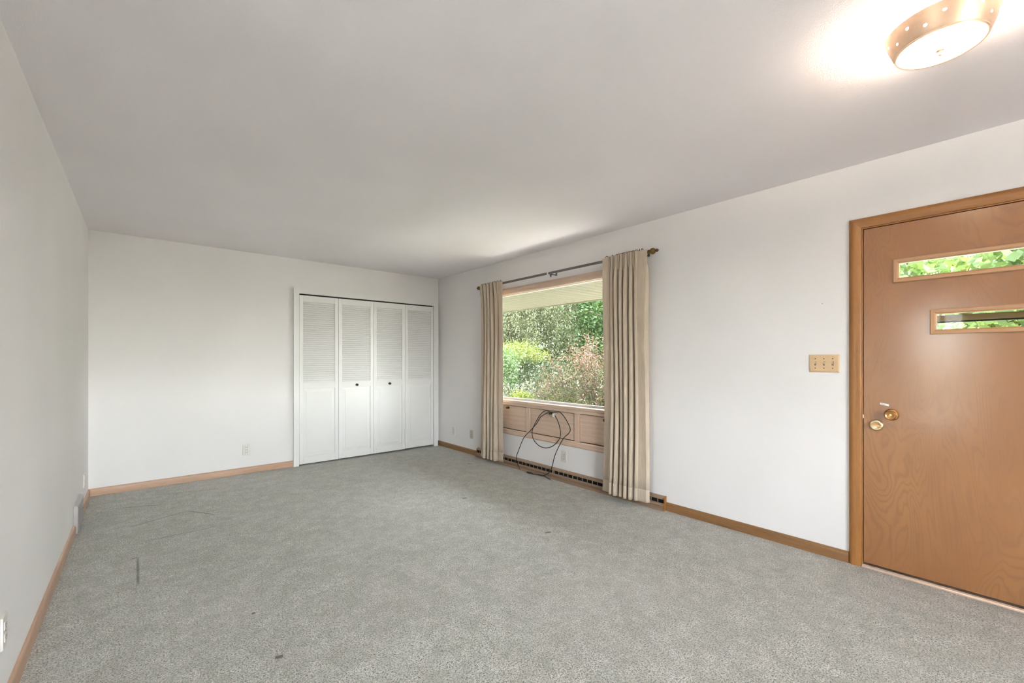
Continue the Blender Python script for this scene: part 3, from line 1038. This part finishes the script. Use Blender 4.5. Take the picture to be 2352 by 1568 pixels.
# storm door outside
sd = thing('storm_door', 'olive framed storm door with a cross bar seen through the slit windows', 'storm door', (XR + 0.14, 0.12, 0.0))
SXa, SXb = XR + 0.128, XR + 0.152
for y0, y1 in ((DA - 0.01, DA + 0.06), (DB - 0.06, DB + 0.01)):
    MB().box(SXa, SXb, y0, y1, 0.02, 2.04).build('stile', M['storm'], sd, bevel=0.003)
for z0, z1 in ((0.02, 0.22), (1.470, 1.504), (1.985, 2.04)):
    MB().box(SXa, SXb, DA + 0.06, DB - 0.06, z0, z1).build('cross_bar', M['storm'], sd, bevel=0.003)
MB().box(SXa + 0.004, SXb - 0.004, DA + 0.06, DB - 0.06, 1.462, 1.470).build('cross_bar', M['dark'], sd)
MB().box(SXa + 0.009, SXa + 0.012, DA + 0.05, DB - 0.05, 0.2, 2.0).build('pane', M['glass'], sd)

# ------------------------------------------------------------------ closet frame and bifold doors
t2 = struct(empty('trim_2', (2.28, YB, FZ)), 'white painted frame round the louvred closet doors', 'door casing')
CF = 5.410
for prof_x in ((1.328, 1.384), (3.178, 3.242)):
    x0, x1 = prof_x
    inner = x1 if x0 < 2 else x0
    outer = x0 if x0 < 2 else x1
    # mitred jamb post
    s = 1 if x0 < 2 else -1
    MB().add([(outer, CF, FZ), (inner, CF, FZ), (inner, CF, 2.030), (outer, CF, 2.086), (outer, YB, FZ), (inner, YB + 0.1, FZ), (inner, YB + 0.1, 2.030), (outer, YB, 2.086)],
             [(0, 1, 2, 3), (4, 7, 6, 5), (0, 4, 5, 1), (1, 5, 6, 2), (2, 6, 7, 3), (3, 7, 4, 0)]).build('jamb_post', M['white'], t2)
MB().add([(1.384, CF, 2.030), (3.178, CF, 2.030), (3.242, CF, 2.086), (1.328, CF, 2.086), (1.384, YB + 0.1, 2.030), (3.178, YB + 0.1, 2.030), (3.242, YB, 2.086), (1.328, YB, 2.086)],
         [(0, 1, 2, 3), (4, 7, 6, 5), (0, 4, 5, 1), (1, 5, 6, 2), (2, 6, 7, 3), (3, 7, 4, 0)]).build('head_board', M['white'], t2)
MB().box(1.40, 3.16, CF + 0.022, CF + 0.045, 2.016, 2.030).build('track', M['dark'], t2)

DF, DT = 5.424, 0.028
LZ0, LZ1 = 0.030, 2.014
edges = [1.388, 1.838, 2.286, 2.731, 3.174]
slat_me = None
for d, (e0, e1, e2) in enumerate(((edges[0], edges[1], edges[2]), (edges[2], edges[3], edges[4]))):
    lab = ('pair of white louvred bifold closet doors, the half toward the outlet', 'pair of white louvred bifold closet doors, the half toward the window wall')[d]
    dr = struct(empty('door_%d' % (d + 2), (e1, DF, LZ0)), lab, 'closet door')
    for k, (a, b) in enumerate(((e0, e1), (e1, e2))):
        a, b = a + 0.0015, b - 0.0015
        zb = LZ0 + (0.0, 0.002, 0.003, 0.008)[d * 2 + k]
        sw_ = 0.042
        mb = MB()
        mb.box(a, a + sw_, DF, DF + DT, zb, LZ1).box(b - sw_, b, DF, DF + DT, zb, LZ1)
        for z0, z1 in ((zb, 0.115), (0.912, 0.986), (1.940, LZ1)):
            mb.box(a + sw_, b - sw_, DF, DF + DT, z0, z1)
        lf = mb.build('leaf', M['white'], dr, bevel=0.0012, seg=1)
        # raised panel
        x0, x1, z0, z1 = a + sw_, b - sw_, 0.115, 0.912
        q = []
        for (m_, yy) in ((0.0, DF + 0.020), (0.0, DF + 0.011), (0.036, DF + 0.004), (0.0375, DF + 0.0015)):
            q += [(x0 + m_, yy, z0 + m_), (x1 - m_, yy, z0 + m_), (x1 - m_, yy, z1 - m_), (x0 + m_, yy, z1 - m_)]
        fs_ = []
        for r0 in (0, 4, 8):
            for i in range(4):
                fs_.append((r0 + i, r0 + (i + 1) % 4, r0 + 4 + (i + 1) % 4, r0 + 4 + i))
        fs_ += [(12, 13, 14, 15), (3, 2, 1, 0)]
        MB().add(q, fs_).build('raised_panel', M['white'], lf)
        # louvre slats
        ns = 38
        pitch = (1.940 - 0.986) / ns
        wsl = 0.366
        for i in range(ns):
            zc = 0.986 + pitch * (i + 0.5)
            if slat_me is None:
                cs, sn = math.cos(math.radians(58)), math.sin(math.radians(58))
                pr = []
                for (u, v) in ((-0.017, -0.003), (0.017, -0.003), (0.017, 0.003), (-0.017, 0.003)):
                    pr.append((u * cs - v * sn, u * sn + v * cs))
                mb = MB().prism(pr, -wsl / 2, wsl / 2, lambda p, q_, a_: (a_, p, q_))
                so = mb.build('slat', M['white'], lf, origin=(0, 0, 0))
                slat_me = so.data
            else:
                so = link_mesh('slat', slat_me, (0, 0, 0), None, lf)
            p = Vector(((a + b) / 2, DF + 0.0145, zc))
            so.location = p - wloc(lf)
            so.scale = ((b - a - 2 * sw_ + 0.002) / wsl, 1, 1)
            ORG[so.name] = p
        if (d, k) in ((0, 1), (1, 0)):
            MB().lathe([(0.0155, 0.0), (0.0155, -0.002), (0.008, -0.004), (0.0065, -0.013), (0.012, -0.017), (0.0155, -0.023), (0.0145, -0.029), (0.009, -0.032), (0.0, -0.033)],
                       ((a + b) / 2 + (0.002 if d == 0 else -0.004), DF, 0.940), 'y', 20).build('knob', M['bronze_knob'], lf, smooth=60)

# ------------------------------------------------------------------ ceiling light
LX, LY = 2.080, 0.160
cl = thing('ceiling_light', 'round flush ceiling light with perforated brass drum and glowing glass', 'ceiling light', (LX, LY, 2.30))
MB().lathe([(0.0, 0.0), (0.050, 0.0), (0.055, -0.004), (0.055, -0.010), (0.0, -0.010)][::-1], (LX, LY, H), 'z', 40).build('ceiling_pan', M['white'], cl, smooth=50)
# drum shell with small round holes
SEG, ROW = 162, 18
zt, zb_, rt, rb = 2.402, 2.332, 0.1445, 0.1175
grid = [[None] * SEG for _ in range(ROW + 1)]
vs_ = []
rad = lambda f: rb + (rt - rb) * (f ** 0.8)
for r in range(ROW + 1):
    for s in range(SEG):
        f = r / ROW
        a = 2 * PI * s / SEG
        grid[r][s] = len(vs_)
        vs_.append([f, a])
dead = set()
for row, off in ((6, 4), (11, 13)):
    for k in range(9):
        s = (off + k * 18) % SEG
        for dr_ in (-1, 0):
            for ds in (-1, 0):
                dead.add((row + dr_, (s + ds) % SEG))
        for dr_ in (-1, 1):
            for ds in (-1, 1):
                g = grid[row + dr_][(s + ds) % SEG]
                vs_[g][0] -= dr_ * 0.29 / ROW
                vs_[g][1] -= ds * 0.29 * 2 * PI / SEG
pts = [(LX + rad(f) * math.cos(a), LY + rad(f) * math.sin(a), zb_ + (zt - zb_) * f) for f, a in vs_]
fs_ = [(grid[r][s], grid[r][(s + 1) % SEG], grid[r + 1][(s + 1) % SEG], grid[r + 1][s]) for r in range(ROW) for s in range(SEG) if (r, s) not in dead]
dm = MB().add(pts, fs_).build('drum', M['lampbrass'], cl, smooth=180)
MB().lathe([(0.1175, 0.002), (0.1185, -0.002), (0.1165, -0.005), (0.1125, -0.004), (0.1125, 0.002)], (LX, LY, zb_), 'z', 64, cap=False).build('rim', M['lampbrass'], cl, smooth=60)
M['lampglass'] = emit_mat('lit_opal_glass', (1.0, 0.82, 0.62), 5.0)
M['bulb'] = emit_mat('bulb_glass', (1.0, 0.86, 0.70), 8.0)
MB().lathe([(0.1135, 0.003), (0.112, -0.001), (0.085, -0.008), (0.045, -0.012), (0.0, -0.013)], (LX, LY, zb_), 'z', 48, cap=False).build('glass_diffuser', M['lampglass'], cl, smooth=180)
MB().lathe([(0.0, 0.000), (0.010, 0.0), (0.011, -0.004), (0.007, -0.006), (0.0055, -0.012), (0.0065, -0.016), (0.004, -0.020), (0.0, -0.020)], (LX, LY, zb_ - 0.0125), 'z', 16, cap=False).build('finial', M['lampbrass'], cl, smooth=50)
for s in (-1, 1):
    MB().lathe([(0.0, -0.018), (0.016, -0.014), (0.024, -0.005), (0.024, 0.005), (0.016, 0.014), (0.0, 0.018)], (LX + 0.045 * s, LY, 2.403), 'z', 16, cap=False).build('bulb', M['bulb'], cl, smooth=180)

ld = bpy.data.lights.new('lamp_light', 'POINT')
ld.energy = 24.0
ld.color = (1.0, 0.80, 0.64)
ld.shadow_soft_size = 0.03
lo = bpy.data.objects.new('lamp_light', ld)
COL.objects.link(lo)
lo.parent = cl
lo.location = Vector((LX, LY, 2.403)) - wloc(cl)

# ------------------------------------------------------------------ black coax cable hung over the middle vent knob
A = [(3.217, 3.600, 0.026), (3.217, 3.618, 0.045), (3.216, 3.648, 0.10), (3.215, 3.658, 0.16), (3.215, 3.624, 0.233), (3.222, 3.543, 0.386), (3.228, 3.448, 0.474), (3.232, 3.356, 0.559), (3.238, 3.296, 0.639),
     (3.244, 3.222, 0.684), (3.248, 3.160, 0.706), (3.246, 3.088, 0.710), (3.240, 3.012, 0.717), (3.234, 2.932, 0.661), (3.230, 2.868, 0.576), (3.230, 2.880, 0.526), (3.228, 2.952, 0.463), (3.222, 3.012, 0.370),
     (3.218, 3.067, 0.262), (3.216, 3.101, 0.155), (3.215, 3.140, 0.085), (3.208, 3.205, 0.040), (3.215, 3.300, 0.022), (3.200, 3.400, 0.021), (3.196, 3.462, 0.021), (3.212, 3.470, 0.021), (3.238, 3.420, 0.022), (3.236, 3.340, 0.022), (3.228, 3.280, 0.026),
     (3.222, 3.215, 0.029), (3.205, 3.160, 0.022), (3.192, 3.098, 0.020)]
Bp = [(3.232, 3.118, 0.704), (3.232, 3.203, 0.719), (3.232, 3.276, 0.681), (3.231, 3.336, 0.613), (3.230, 3.397, 0.522), (3.228, 3.415, 0.456), (3.227, 3.389, 0.385), (3.227, 3.306, 0.334), (3.227, 3.210, 0.325),
      (3.227, 3.104, 0.360), (3.228, 3.022, 0.432), (3.229, 2.995, 0.500), (3.230, 3.015, 0.587), (3.233, 3.063, 0.662), (3.236, 3.111, 0.702)]


def smooth_path(p, k=6, closed=False):
    out = []
    n_ = len(p)
    for i in range(n_ if closed else n_ - 1):
        g = lambda j: Vector(p[j % n_]) if closed else Vector(p[max(0, min(n_ - 1, j))])
        p0, p1, p2, p3 = g(i - 1), g(i), g(i + 1), g(i + 2)
        for s in range(k):
            t = s / k
            out.append(0.5 * ((2 * p1) + (p2 - p0) * t + (2 * p0 - 5 * p1 + 4 * p2 - p3) * t * t + (3 * p1 - p0 - 3 * p2 + p3) * t ** 3))
    if not closed:
        out.append(Vector(p[-1]))
    return out


cb = thing('coax_cable', 'black coax cable looped over a knob under the picture window', 'cable', (XR - 0.06, 3.2, FZ))
MB().tube(smooth_path(A), 0.0042, 8).build('long_run', M['cable'], cb, smooth=180)
MB().tube(smooth_path(Bp), 0.0042, 8).build('loop', M['cable'], cb, smooth=180)
MB().tube([(3.192, 3.098, 0.020), (3.188, 3.080, 0.0195), (3.186, 3.070, 0.019)], 0.0046, 8).build('connector', M['greymetal'], cb, smooth=60)
MB().box(3.2245, 3.2275, 3.075, 3.105, 0.665, 0.700).build('paper_tag', M['paper'], cb)

# ------------------------------------------------------------------ outdoors
GZ = -0.35
M['lawn'] = plain('lawn_grass', (0.15, 0.15, 0.09), 0.9, var=0.35)
M['concrete'] = plain('concrete_path', (0.62, 0.59, 0.56), 0.9, var=0.12)
M['bark'] = plain('bark', (0.09, 0.065, 0.045), 0.9, var=0.3)
M['twig'] = plain('twig', (0.06, 0.04, 0.03), 0.9, var=0.3)
o = MB().box(-60, 70, -60, 70, GZ - 0.3, GZ).build('ground', M['lawn'])
struct(o, 'sunlit green lawn outside', 'lawn')
o = MB().box(XR + WT + 0.15, XR + WT + 1.15, YR - 2, 12, GZ, GZ + 0.03).build('path', M['concrete'])  # hidden below the sill, added to throw sunlight up at the ceiling
struct(o, 'unseen pale concrete path added along the house to bounce sun indoors', 'path')
o = MB().box(6.9, 10.4, -8, 6.6, GZ, GZ + 0.03).build('driveway', M['concrete'])
struct(o, 'pale sunlit concrete driveway beyond the barberry', 'driveway')
o = MB().box(-12, 0 - 4.3, -9, 6, GZ, GZ + 0.05).build('patio', M['concrete'])
struct(o, 'pale concrete patio outside the side room', 'patio')
o = MB().box(-4.2, 6, -10, YR - WT - 0.05, GZ, GZ + 0.05).build('bounce_slab', M['concrete'])  # unseen slab, added to bounce sun through the rear window onto the ceiling
struct(o, 'unseen pale concrete slab added behind the rear window to bounce sun indoors', 'bounce_slab')

# deep eave over the window wall: cream soffit boards, fascia
EX0, EX1, EZ = XR + WT, 4.69, 2.075
eave = struct(empty('eave', (EX0, 3.0, EZ)), 'deep eave with cream soffit boards outside the window', 'eave')
MB().box(EX0, EX1 + 0.02, YR - 0.6, 9.4, EZ + 0.012, EZ + 0.03).build('soffit_backing', M['dark'], eave)
MB().box(EX1, EX1 + 0.03, YR - 0.6, 9.4, EZ - 0.012, EZ + 0.20).build('fascia', M['soffit'], eave)
MB().box(EX0, EX1 + 0.03, YR - 0.6, 9.4, EZ + 0.20, EZ + 0.26).build('roof_edge', M['dark'], eave)
bw = 0.132
bme = None
y = YR - 0.55
while y < 9.3:
    if bme is None:
        b = MB().prism([(-bw / 2 + 0.010, 0.012), (-bw / 2 + 0.010, 0.003), (-bw / 2 + 0.012, 0.0), (bw / 2 - 0.012, 0.0), (bw / 2 - 0.010, 0.003), (bw / 2 - 0.010, 0.012)], EX0, EX1,
                       lambda p, q, a: (a, y + p, EZ + q)).build('soffit_board', M['soffit'], eave)
        bme = b.data
    else:
        link_mesh('soffit_board', bme, ((EX0 + EX1) / 2, y, EZ), None, eave)
    y += bw


# unseen overhang, added to keep the sun out of the rear window
er = struct(empty('sun_block_rear', (0.0, YR - 0.5, 2.45)), 'unseen overhang added to shade the rear window', 'eave')
MB().box(XD - 1.0, XR + WT, YR - WT - 0.9, YR - WT, 2.40, 2.46).build('soffit', M['soffit'], er)
MB().box(XD - 1.0, XR + WT, YR - WT - 0.93, YR - WT - 0.9, 2.37, 2.60).build('fascia', M['soffit'], er)

# ---- plants
def rot_leaf(n_, rs, size, aspect=0.55, droop=0.0, jitter=1.0):
    """n leaf rhombi about the origin: (n,4,3)"""
    d = rs.normal(size=(n_, 3))
    d[:, 2] = d[:, 2] * 0.6 - droop
    d /= np.linalg.norm(d, axis=1)[:, None]
    u = rs.normal(size=(n_, 3))
    w = np.cross(d, u)
    w /= np.linalg.norm(w, axis=1)[:, None] + 1e-9
    nn = np.cross(d, w)
    s = size * rs.uniform(0.6, 1.3, (n_, 1))
    a = np.zeros((n_, 3))
    b = d * s * 0.45 + w * s * aspect * 0.5 + nn * s * 0.08
    c = d * s
    e = d * s * 0.45 - w * s * aspect * 0.5 + nn * s * 0.08
    return np.stack([a, b, c, e], 1)


def clump_crown(rs, c, rad_, clumps, per, cs, size, aspect=0.55, droop=0.0, shell=0.6):
    """leaves in soft clumps filling an ellipsoid"""
    d = rs.normal(size=(clumps, 3))
    d /= np.linalg.norm(d, axis=1)[:, None]
    r = shell + (1 - shell) * rs.uniform(0, 1, (clumps, 1))
    cc = np.array(c) + d * r * np.array(rad_)
    cen = np.repeat(cc, per, 0) + rs.normal(size=(clumps * per, 3)) * np.array([cs, cs, cs * 0.6])
    lf = rot_leaf(len(cen), rs, size, aspect, droop) + cen[:, None, :]
    return lf.reshape(-1, 3), cc


def tree(name, label, c, rad_, trunk_h, mat, seed, clumps=260, per=26, cs=0.30, size=0.11, aspect=0.55, droop=0.1, shell=0.45, limbs=9, cat='tree', group=None, trunk_r=0.11):
    rs = np.random.RandomState(seed)
    base = Vector((c[0], c[1], GZ))
    t = thing(name, label, cat, base, group)
    lv, cc = clump_crown(rs, c, rad_, clumps, per, cs, size, aspect, droop, shell)
    mb = MB()
    top = Vector((c[0], c[1], c[2] + rad_[2] * 0.5))
    mb.tube([base, base.lerp(top, 0.3) + Vector((0.05, 0.04, 0)), base.lerp(top, 0.65) + Vector((-0.04, 0.06, 0)), top], trunk_r, 8, trunk_r * 0.3)
    for i in range(limbs):
        e = Vector(cc[rs.randint(len(cc))])
        s = base.lerp(top, 0.25 + 0.6 * i / limbs)
        m_ = s.lerp(e, 0.5) + Vector((0, 0, 0.15))
        mb.tube([s, m_, e], trunk_r * 0.42, 6, 0.008)
    mb.build('trunk', M['bark'], t, smooth=180)
    quads_mesh('crown', lv, mat, t, origin=tuple(base))
    return t


LM = {
    'olive': leaf_mat('leaf_olive', [(0.15, 0.175, 0.085), (0.24, 0.27, 0.14), (0.36, 0.39, 0.23)], 0.35),
    'green': leaf_mat('leaf_green', [(0.09, 0.19, 0.06), (0.17, 0.31, 0.10), (0.30, 0.46, 0.19)], 0.4),
    'deep': leaf_mat('leaf_deep', [(0.04, 0.07, 0.03), (0.07, 0.12, 0.05), (0.13, 0.19, 0.08)], 0.25),
    'lime': leaf_mat('leaf_lime', [(0.20, 0.28, 0.05), (0.29, 0.36, 0.08), (0.38, 0.40, 0.10)], 0.45),
    'vine': leaf_mat('leaf_vine', [(0.10, 0.22, 0.07), (0.20, 0.33, 0.14), (0.33, 0.45, 0.25)], 0.4),
    'sage': leaf_mat('leaf_sage', [(0.16, 0.22, 0.13), (0.28, 0.34, 0.22), (0.42, 0.45, 0.33)], 0.3),
    'hedge': leaf_mat('leaf_hedge', [(0.14, 0.24, 0.03), (0.26, 0.36, 0.05), (0.42, 0.40, 0.07)], 0.4),
    'barb': leaf_mat('leaf_barberry_green', [(0.06, 0.09, 0.02), (0.12, 0.15, 0.035), (0.17, 0.13, 0.07)], 0.35),
    'red': leaf_mat('leaf_barberry_red', [(0.34, 0.11, 0.10), (0.50, 0.25, 0.23), (0.52, 0.38, 0.36)], 0.45),
    'linden': leaf_mat('leaf_linden', [(0.16, 0.27, 0.06), (0.24, 0.37, 0.11), (0.34, 0.47, 0.20)], 0.5),
}


def weeping_tree(name, label, c, rad_, mat, seed, strands=520):
    """drooping sprays hang down from arching limbs"""
    rs = np.random.RandomState(seed)
    base = Vector((c[0], c[1], GZ))
    t = thing(name, label, 'tree', base, 'trees beyond the picture window')
    th = rs.uniform(0, 2 * PI, strands)
    r = np.sqrt(rs.uniform(0.05, 1, strands))
    sx_, sy_ = c[0] + rad_[0] * r * np.cos(th), c[1] + rad_[1] * r * np.sin(th)
    szt = c[2] + rad_[2] * np.sqrt(np.clip(1 - r ** 2, 0, 1)) * rs.uniform(0.0, 1, strands)
    ln = rs.uniform(0.9, 2.4, strands)
    per = 120
    f = rs.uniform(0, 1, (strands, per))
    px = sx_[:, None] + (f * 0.22) * np.cos(th)[:, None] + rs.normal(size=(strands, per)) * 0.09
    py = sy_[:, None] + (f * 0.22) * np.sin(th)[:, None] + rs.normal(size=(strands, per)) * 0.09
    pz = szt[:, None] - f * ln[:, None] + rs.normal(size=(strands, per)) * 0.05
    cen = np.stack([px, py, pz], 2).reshape(-1, 3)
    cen[:, 2] = np.maximum(cen[:, 2], GZ + 0.9)
    lf = rot_leaf(len(cen), rs, 0.060, 0.34, 1.0) + cen[:, None, :]
    mb = MB()
    top = Vector((c[0], c[1], c[2] + rad_[2] * 0.6))
    mb.tube([base, base.lerp(top, 0.4) + Vector((0.06, -0.05, 0)), top], 0.16, 8, 0.05)
    for i in range(16):
        k = rs.randint(strands)
        e = Vector((sx_[k], sy_[k], szt[k]))
        s = base.lerp(top, 0.3 + 0.65 * i / 16)
        mb.tube([s, s.lerp(e, 0.5) + Vector((0, 0, 0.25)), e, e + Vector((0.1 * math.cos(th[k]), 0.1 * math.sin(th[k]), -0.7))], 0.045, 6, 0.008)
    mb.build('trunk', M['bark'], t, smooth=180)
    quads_mesh('crown', lf.reshape(-1, 3), mat, t, origin=tuple(base))
    return t


weeping_tree('weeping_tree', 'large olive green tree with drooping sprays beyond the window', (9.3, 11.4, 3.0), (2.5, 2.5, 2.6), LM['olive'], 11, 1500)
G1 = 'trees beyond the picture window'
tree('leafy_tree', 'bright green broadleaf tree behind the reddish shrub', (12.6, 9.2, 3.2), (2.7, 2.5, 3.3), 1.5, LM['green'], 21, 620, 52, 0.30, 0.11, group=G1)
tree('leafy_tree', 'mid green tree standing beyond the lime shrub near the lot corner', (10.5, 15.6, 3.2), (2.8, 2.6, 3.4), 1.5, LM['green'], 22, 360, 28, 0.34, 0.18, group=G1)
tree('leafy_tree', 'dark green tree filling the gap behind the olive tree', (15.0, 14.6, 3.2), (3.6, 3.6, 4.0), 1.5, LM['deep'], 23, 560, 30, 0.38, 0.22, group=G1)
tree('leafy_tree', 'dark green tree hidden mostly behind the gathered curtain', (14.5, 5.2, 3.0), (2.8, 2.6, 3.6), 1.5, LM['deep'], 24, 360, 28, 0.34, 0.19, group=G1)
tree('leafy_tree', 'tall deep green tree closing the view behind the bright broadleaf tree', (18.2, 11.0, 3.4), (3.2, 4.2, 4.2), 1.5, LM['deep'], 25, 620, 30, 0.42, 0.26, group=G1)
tree('evergreen_shrub', 'dark green dense shrub below the lime foliage', (7.9, 8.55, 0.65), (0.95, 0.9, 1.05), 0.2, LM['deep'], 31, 160, 70, 0.14, 0.055, 0.3, 0.2, 0.3, 5, 'shrub', 'shrubs in the garden bed', 0.04)
tree('evergreen_shrub', 'dark green low shrub between the pale stalks and reddish shrub', (7.6, 7.2, 0.45), (0.8, 0.8, 0.85), 0.2, LM['deep'], 32, 140, 70, 0.14, 0.055, 0.3, 0.2, 0.3, 5, 'shrub', 'shrubs in the garden bed', 0.04)
tree('lime_shrub', 'bright lime yellow shrub with layered sprays', (7.75, 9.15, 1.42), (1.15, 1.25, 0.30), 0.2, LM['lime'], 33, 200, 60, 0.14, 0.055, 0.4, 0.25, 0.2, 8, 'shrub', 'shrubs in the garden bed', 0.04)
tree('climbing_vine', 'light green small-leaved vine hanging by the narrow curtain', (6.15, 7.75, 1.15), (0.55, 0.62, 0.55), 0.2, LM['vine'], 34, 120, 60, 0.12, 0.048, 0.6, 0.3, 0.3, 5, 'vine', None, 0.03)


def barberry(name, label, c, hgt, spread, seed, stems=190):
    rs = np.random.RandomState(seed)
    base = Vector((c[0], c[1], GZ))
    t = thing(name, label, 'shrub', base, 'shrubs in the garden bed')
    mb = MB()
    gl, rl = [], []
    for i in range(stems):
        a = rs.uniform(0, 2 * PI)
        out = spread * math.sqrt(rs.uniform(0.02, 1))
        top = hgt * (1 - 0.45 * (out / spread) ** 2) * rs.uniform(0.82, 1.08)
        b0 = base + Vector((0.16 * math.cos(a) * rs.uniform(0, 1), 0.16 * math.sin(a) * rs.uniform(0, 1), 0))
        d = Vector((math.cos(a), math.sin(a), 0))
        p = [b0, b0 + d * out * 0.30 + Vector((0, 0, top * 0.42)), b0 + d * out * 0.68 + Vector((0, 0, top * 0.78)), b0 + d * out + Vector((0, 0, top * (0.96 + 0.05 * rs.normal())))]
        pth = smooth_path(p, 4)
        mb.tube(pth, 0.007, 4, 0.002)
        nl = 140
        f = rs.uniform(0.28, 1.0, nl)
        idx = f * (len(pth) - 1)
        pos = np.array([list(pth[int(k)].lerp(pth[min(int(k) + 1, len(pth) - 1)], k - int(k))) for k in idx])
        pos += rs.normal(size=pos.shape) * (0.045 + 0.03 * (1 - f[:, None]))
        lf = rot_leaf(nl, rs, 0.031, 0.5, -0.25) + pos[:, None, :]
        redness = (pos[:, 2] - base.z) / hgt + 0.22 * rs.normal(size=nl) + 0.25 * (f - 0.7)
        rl.append(lf[redness > 0.80])
        gl.append(lf[redness <= 0.80])
    mb.build('stems', M['twig'], t)
    quads_mesh('green_foliage', np.concatenate(gl).reshape(-1, 3), LM['barb'], t, origin=tuple(base))
    q = quads_mesh('red_foliage', np.concatenate(rl).reshape(-1, 3), LM['red'], t, origin=tuple(base))
    q['label'] = 'pinkish red young leaves at the tips'
    return t


barberry('barberry_shrub', 'big reddish barberry shrub with arching stems outside the window', (5.75, 4.35, 0), 2.02, 1.22, 41, 240)


def hedge_leaves(x0, x1, y0, y1, z0, z1, n_, size, seed, aspect=0.6):
    rs = np.random.RandomState(seed)
    p = np.stack([rs.uniform(x0, x1, n_), rs.uniform(y0, y1, n_), z0 + (z1 - z0) * np.sqrt(rs.uniform(0, 1, n_))], 1)
    p[:, 2] += 0.06 * np.sin(p[:, 1] * 5.1) + 0.05 * np.sin(p[:, 0] * 7 + p[:, 1] * 2.3)
    return (rot_leaf(n_, rs, size, aspect, -0.2) + p[:, None, :]).reshape(-1, 3)


for i, (hx, hy, lab) in enumerate(((5.35, 7.15, 'yellow green low bush under the pale stalks'), (5.35, 6.1, 'yellow green low bush at the middle of the window ledge'),
                                   (5.35, 5.05, 'yellow green low bush against the barberry stems'))):
    t = thing('low_bush', lab, 'bush', (hx, hy, GZ), 'low bushes in front of the window')
    rs_ = np.random.RandomState(60 + i)
    lv, cc = clump_crown(rs_, (hx, hy, 0.18), (0.46, 0.42, 0.46), 130, 60, 0.07, 0.045, 0.55, -0.2, 0.55)
    quads_mesh('foliage', lv, LM['hedge'], t, origin=(hx, hy, GZ))
    mb = MB()
    for k in range(10):
        e = Vector(cc[rs_.randint(len(cc))])
        mb.tube([Vector((hx, hy, GZ)), Vector((hx, hy, GZ)).lerp(e, 0.5) + Vector((0, 0, 0.1)), e], 0.008, 5, 0.003)
    mb.build('stems', M['twig'], t)

# pale upright perennials behind the low bushes
for i, (hx, hy, lab) in enumerate(((6.0, 7.3, 'pale sage green upright perennials next to the narrow curtain'), (6.15, 6.7, 'pale sage green upright perennials at the middle of the bed'),
                                   (6.2, 6.1, 'pale sage green upright perennials nearest the barberry'))):
    t = thing('perennial_plant', lab, 'plant', (hx, hy, GZ), 'pale perennials in the garden bed')
    rs_ = np.random.RandomState(80 + i)
    mb = MB()
    pos = []
    for k in range(46):
        bx_, by_ = hx + rs_.normal() * 0.20, hy + rs_.normal() * 0.24
        hh = rs_.uniform(0.75, 1.16)
        tip = Vector((bx_ + rs_.normal() * 0.06, by_ + rs_.normal() * 0.06, GZ + hh))
        mb.tube([(bx_, by_, GZ), tip], 0.004, 4, 0.002)
        for f in np.linspace(0.35, 1.0, 34):
            q = Vector((bx_, by_, GZ)).lerp(tip, f)
            pos.append((q.x + rs_.normal() * 0.018, q.y + rs_.normal() * 0.018, q.z))
    pos = np.array(pos)
    quads_mesh('foliage', (rot_leaf(len(pos), rs_, 0.062, 0.35, -0.5) + pos[:, None, :]).reshape(-1, 3), LM['sage'], t, origin=(hx, hy, GZ))
    mb.build('stems', M['twig'], t)

# trees seen through the slit windows of the door
G2 = 'trees opposite the entrance door'
tree('linden_tree', 'light green large-leaved tree close to the entrance door', (6.9, -0.75, 2.35), (1.35, 1.3, 1.25), 1.5, LM['linden'], 51, 260, 22, 0.22, 0.105, 0.85, 0.35, 0.2, 12, group=G2, trunk_r=0.07)
tree('linden_tree', 'light green airy tree across the lawn from the entrance door', (9.6, 1.9, 2.9), (2.2, 2.0, 2.0), 1.5, LM['linden'], 52, 330, 26, 0.28, 0.12, 0.8, 0.3, 0.2, 10, group=G2)
tree('linden_tree', 'yellow green tree far beyond the entrance door', (14.0, -1.0, 2.6), (3.0, 3.4, 2.6), 1.5, LM['lime'], 53, 420, 26, 0.4, 0.17, 0.8, 0.3, 0.2, 9, group=G2)
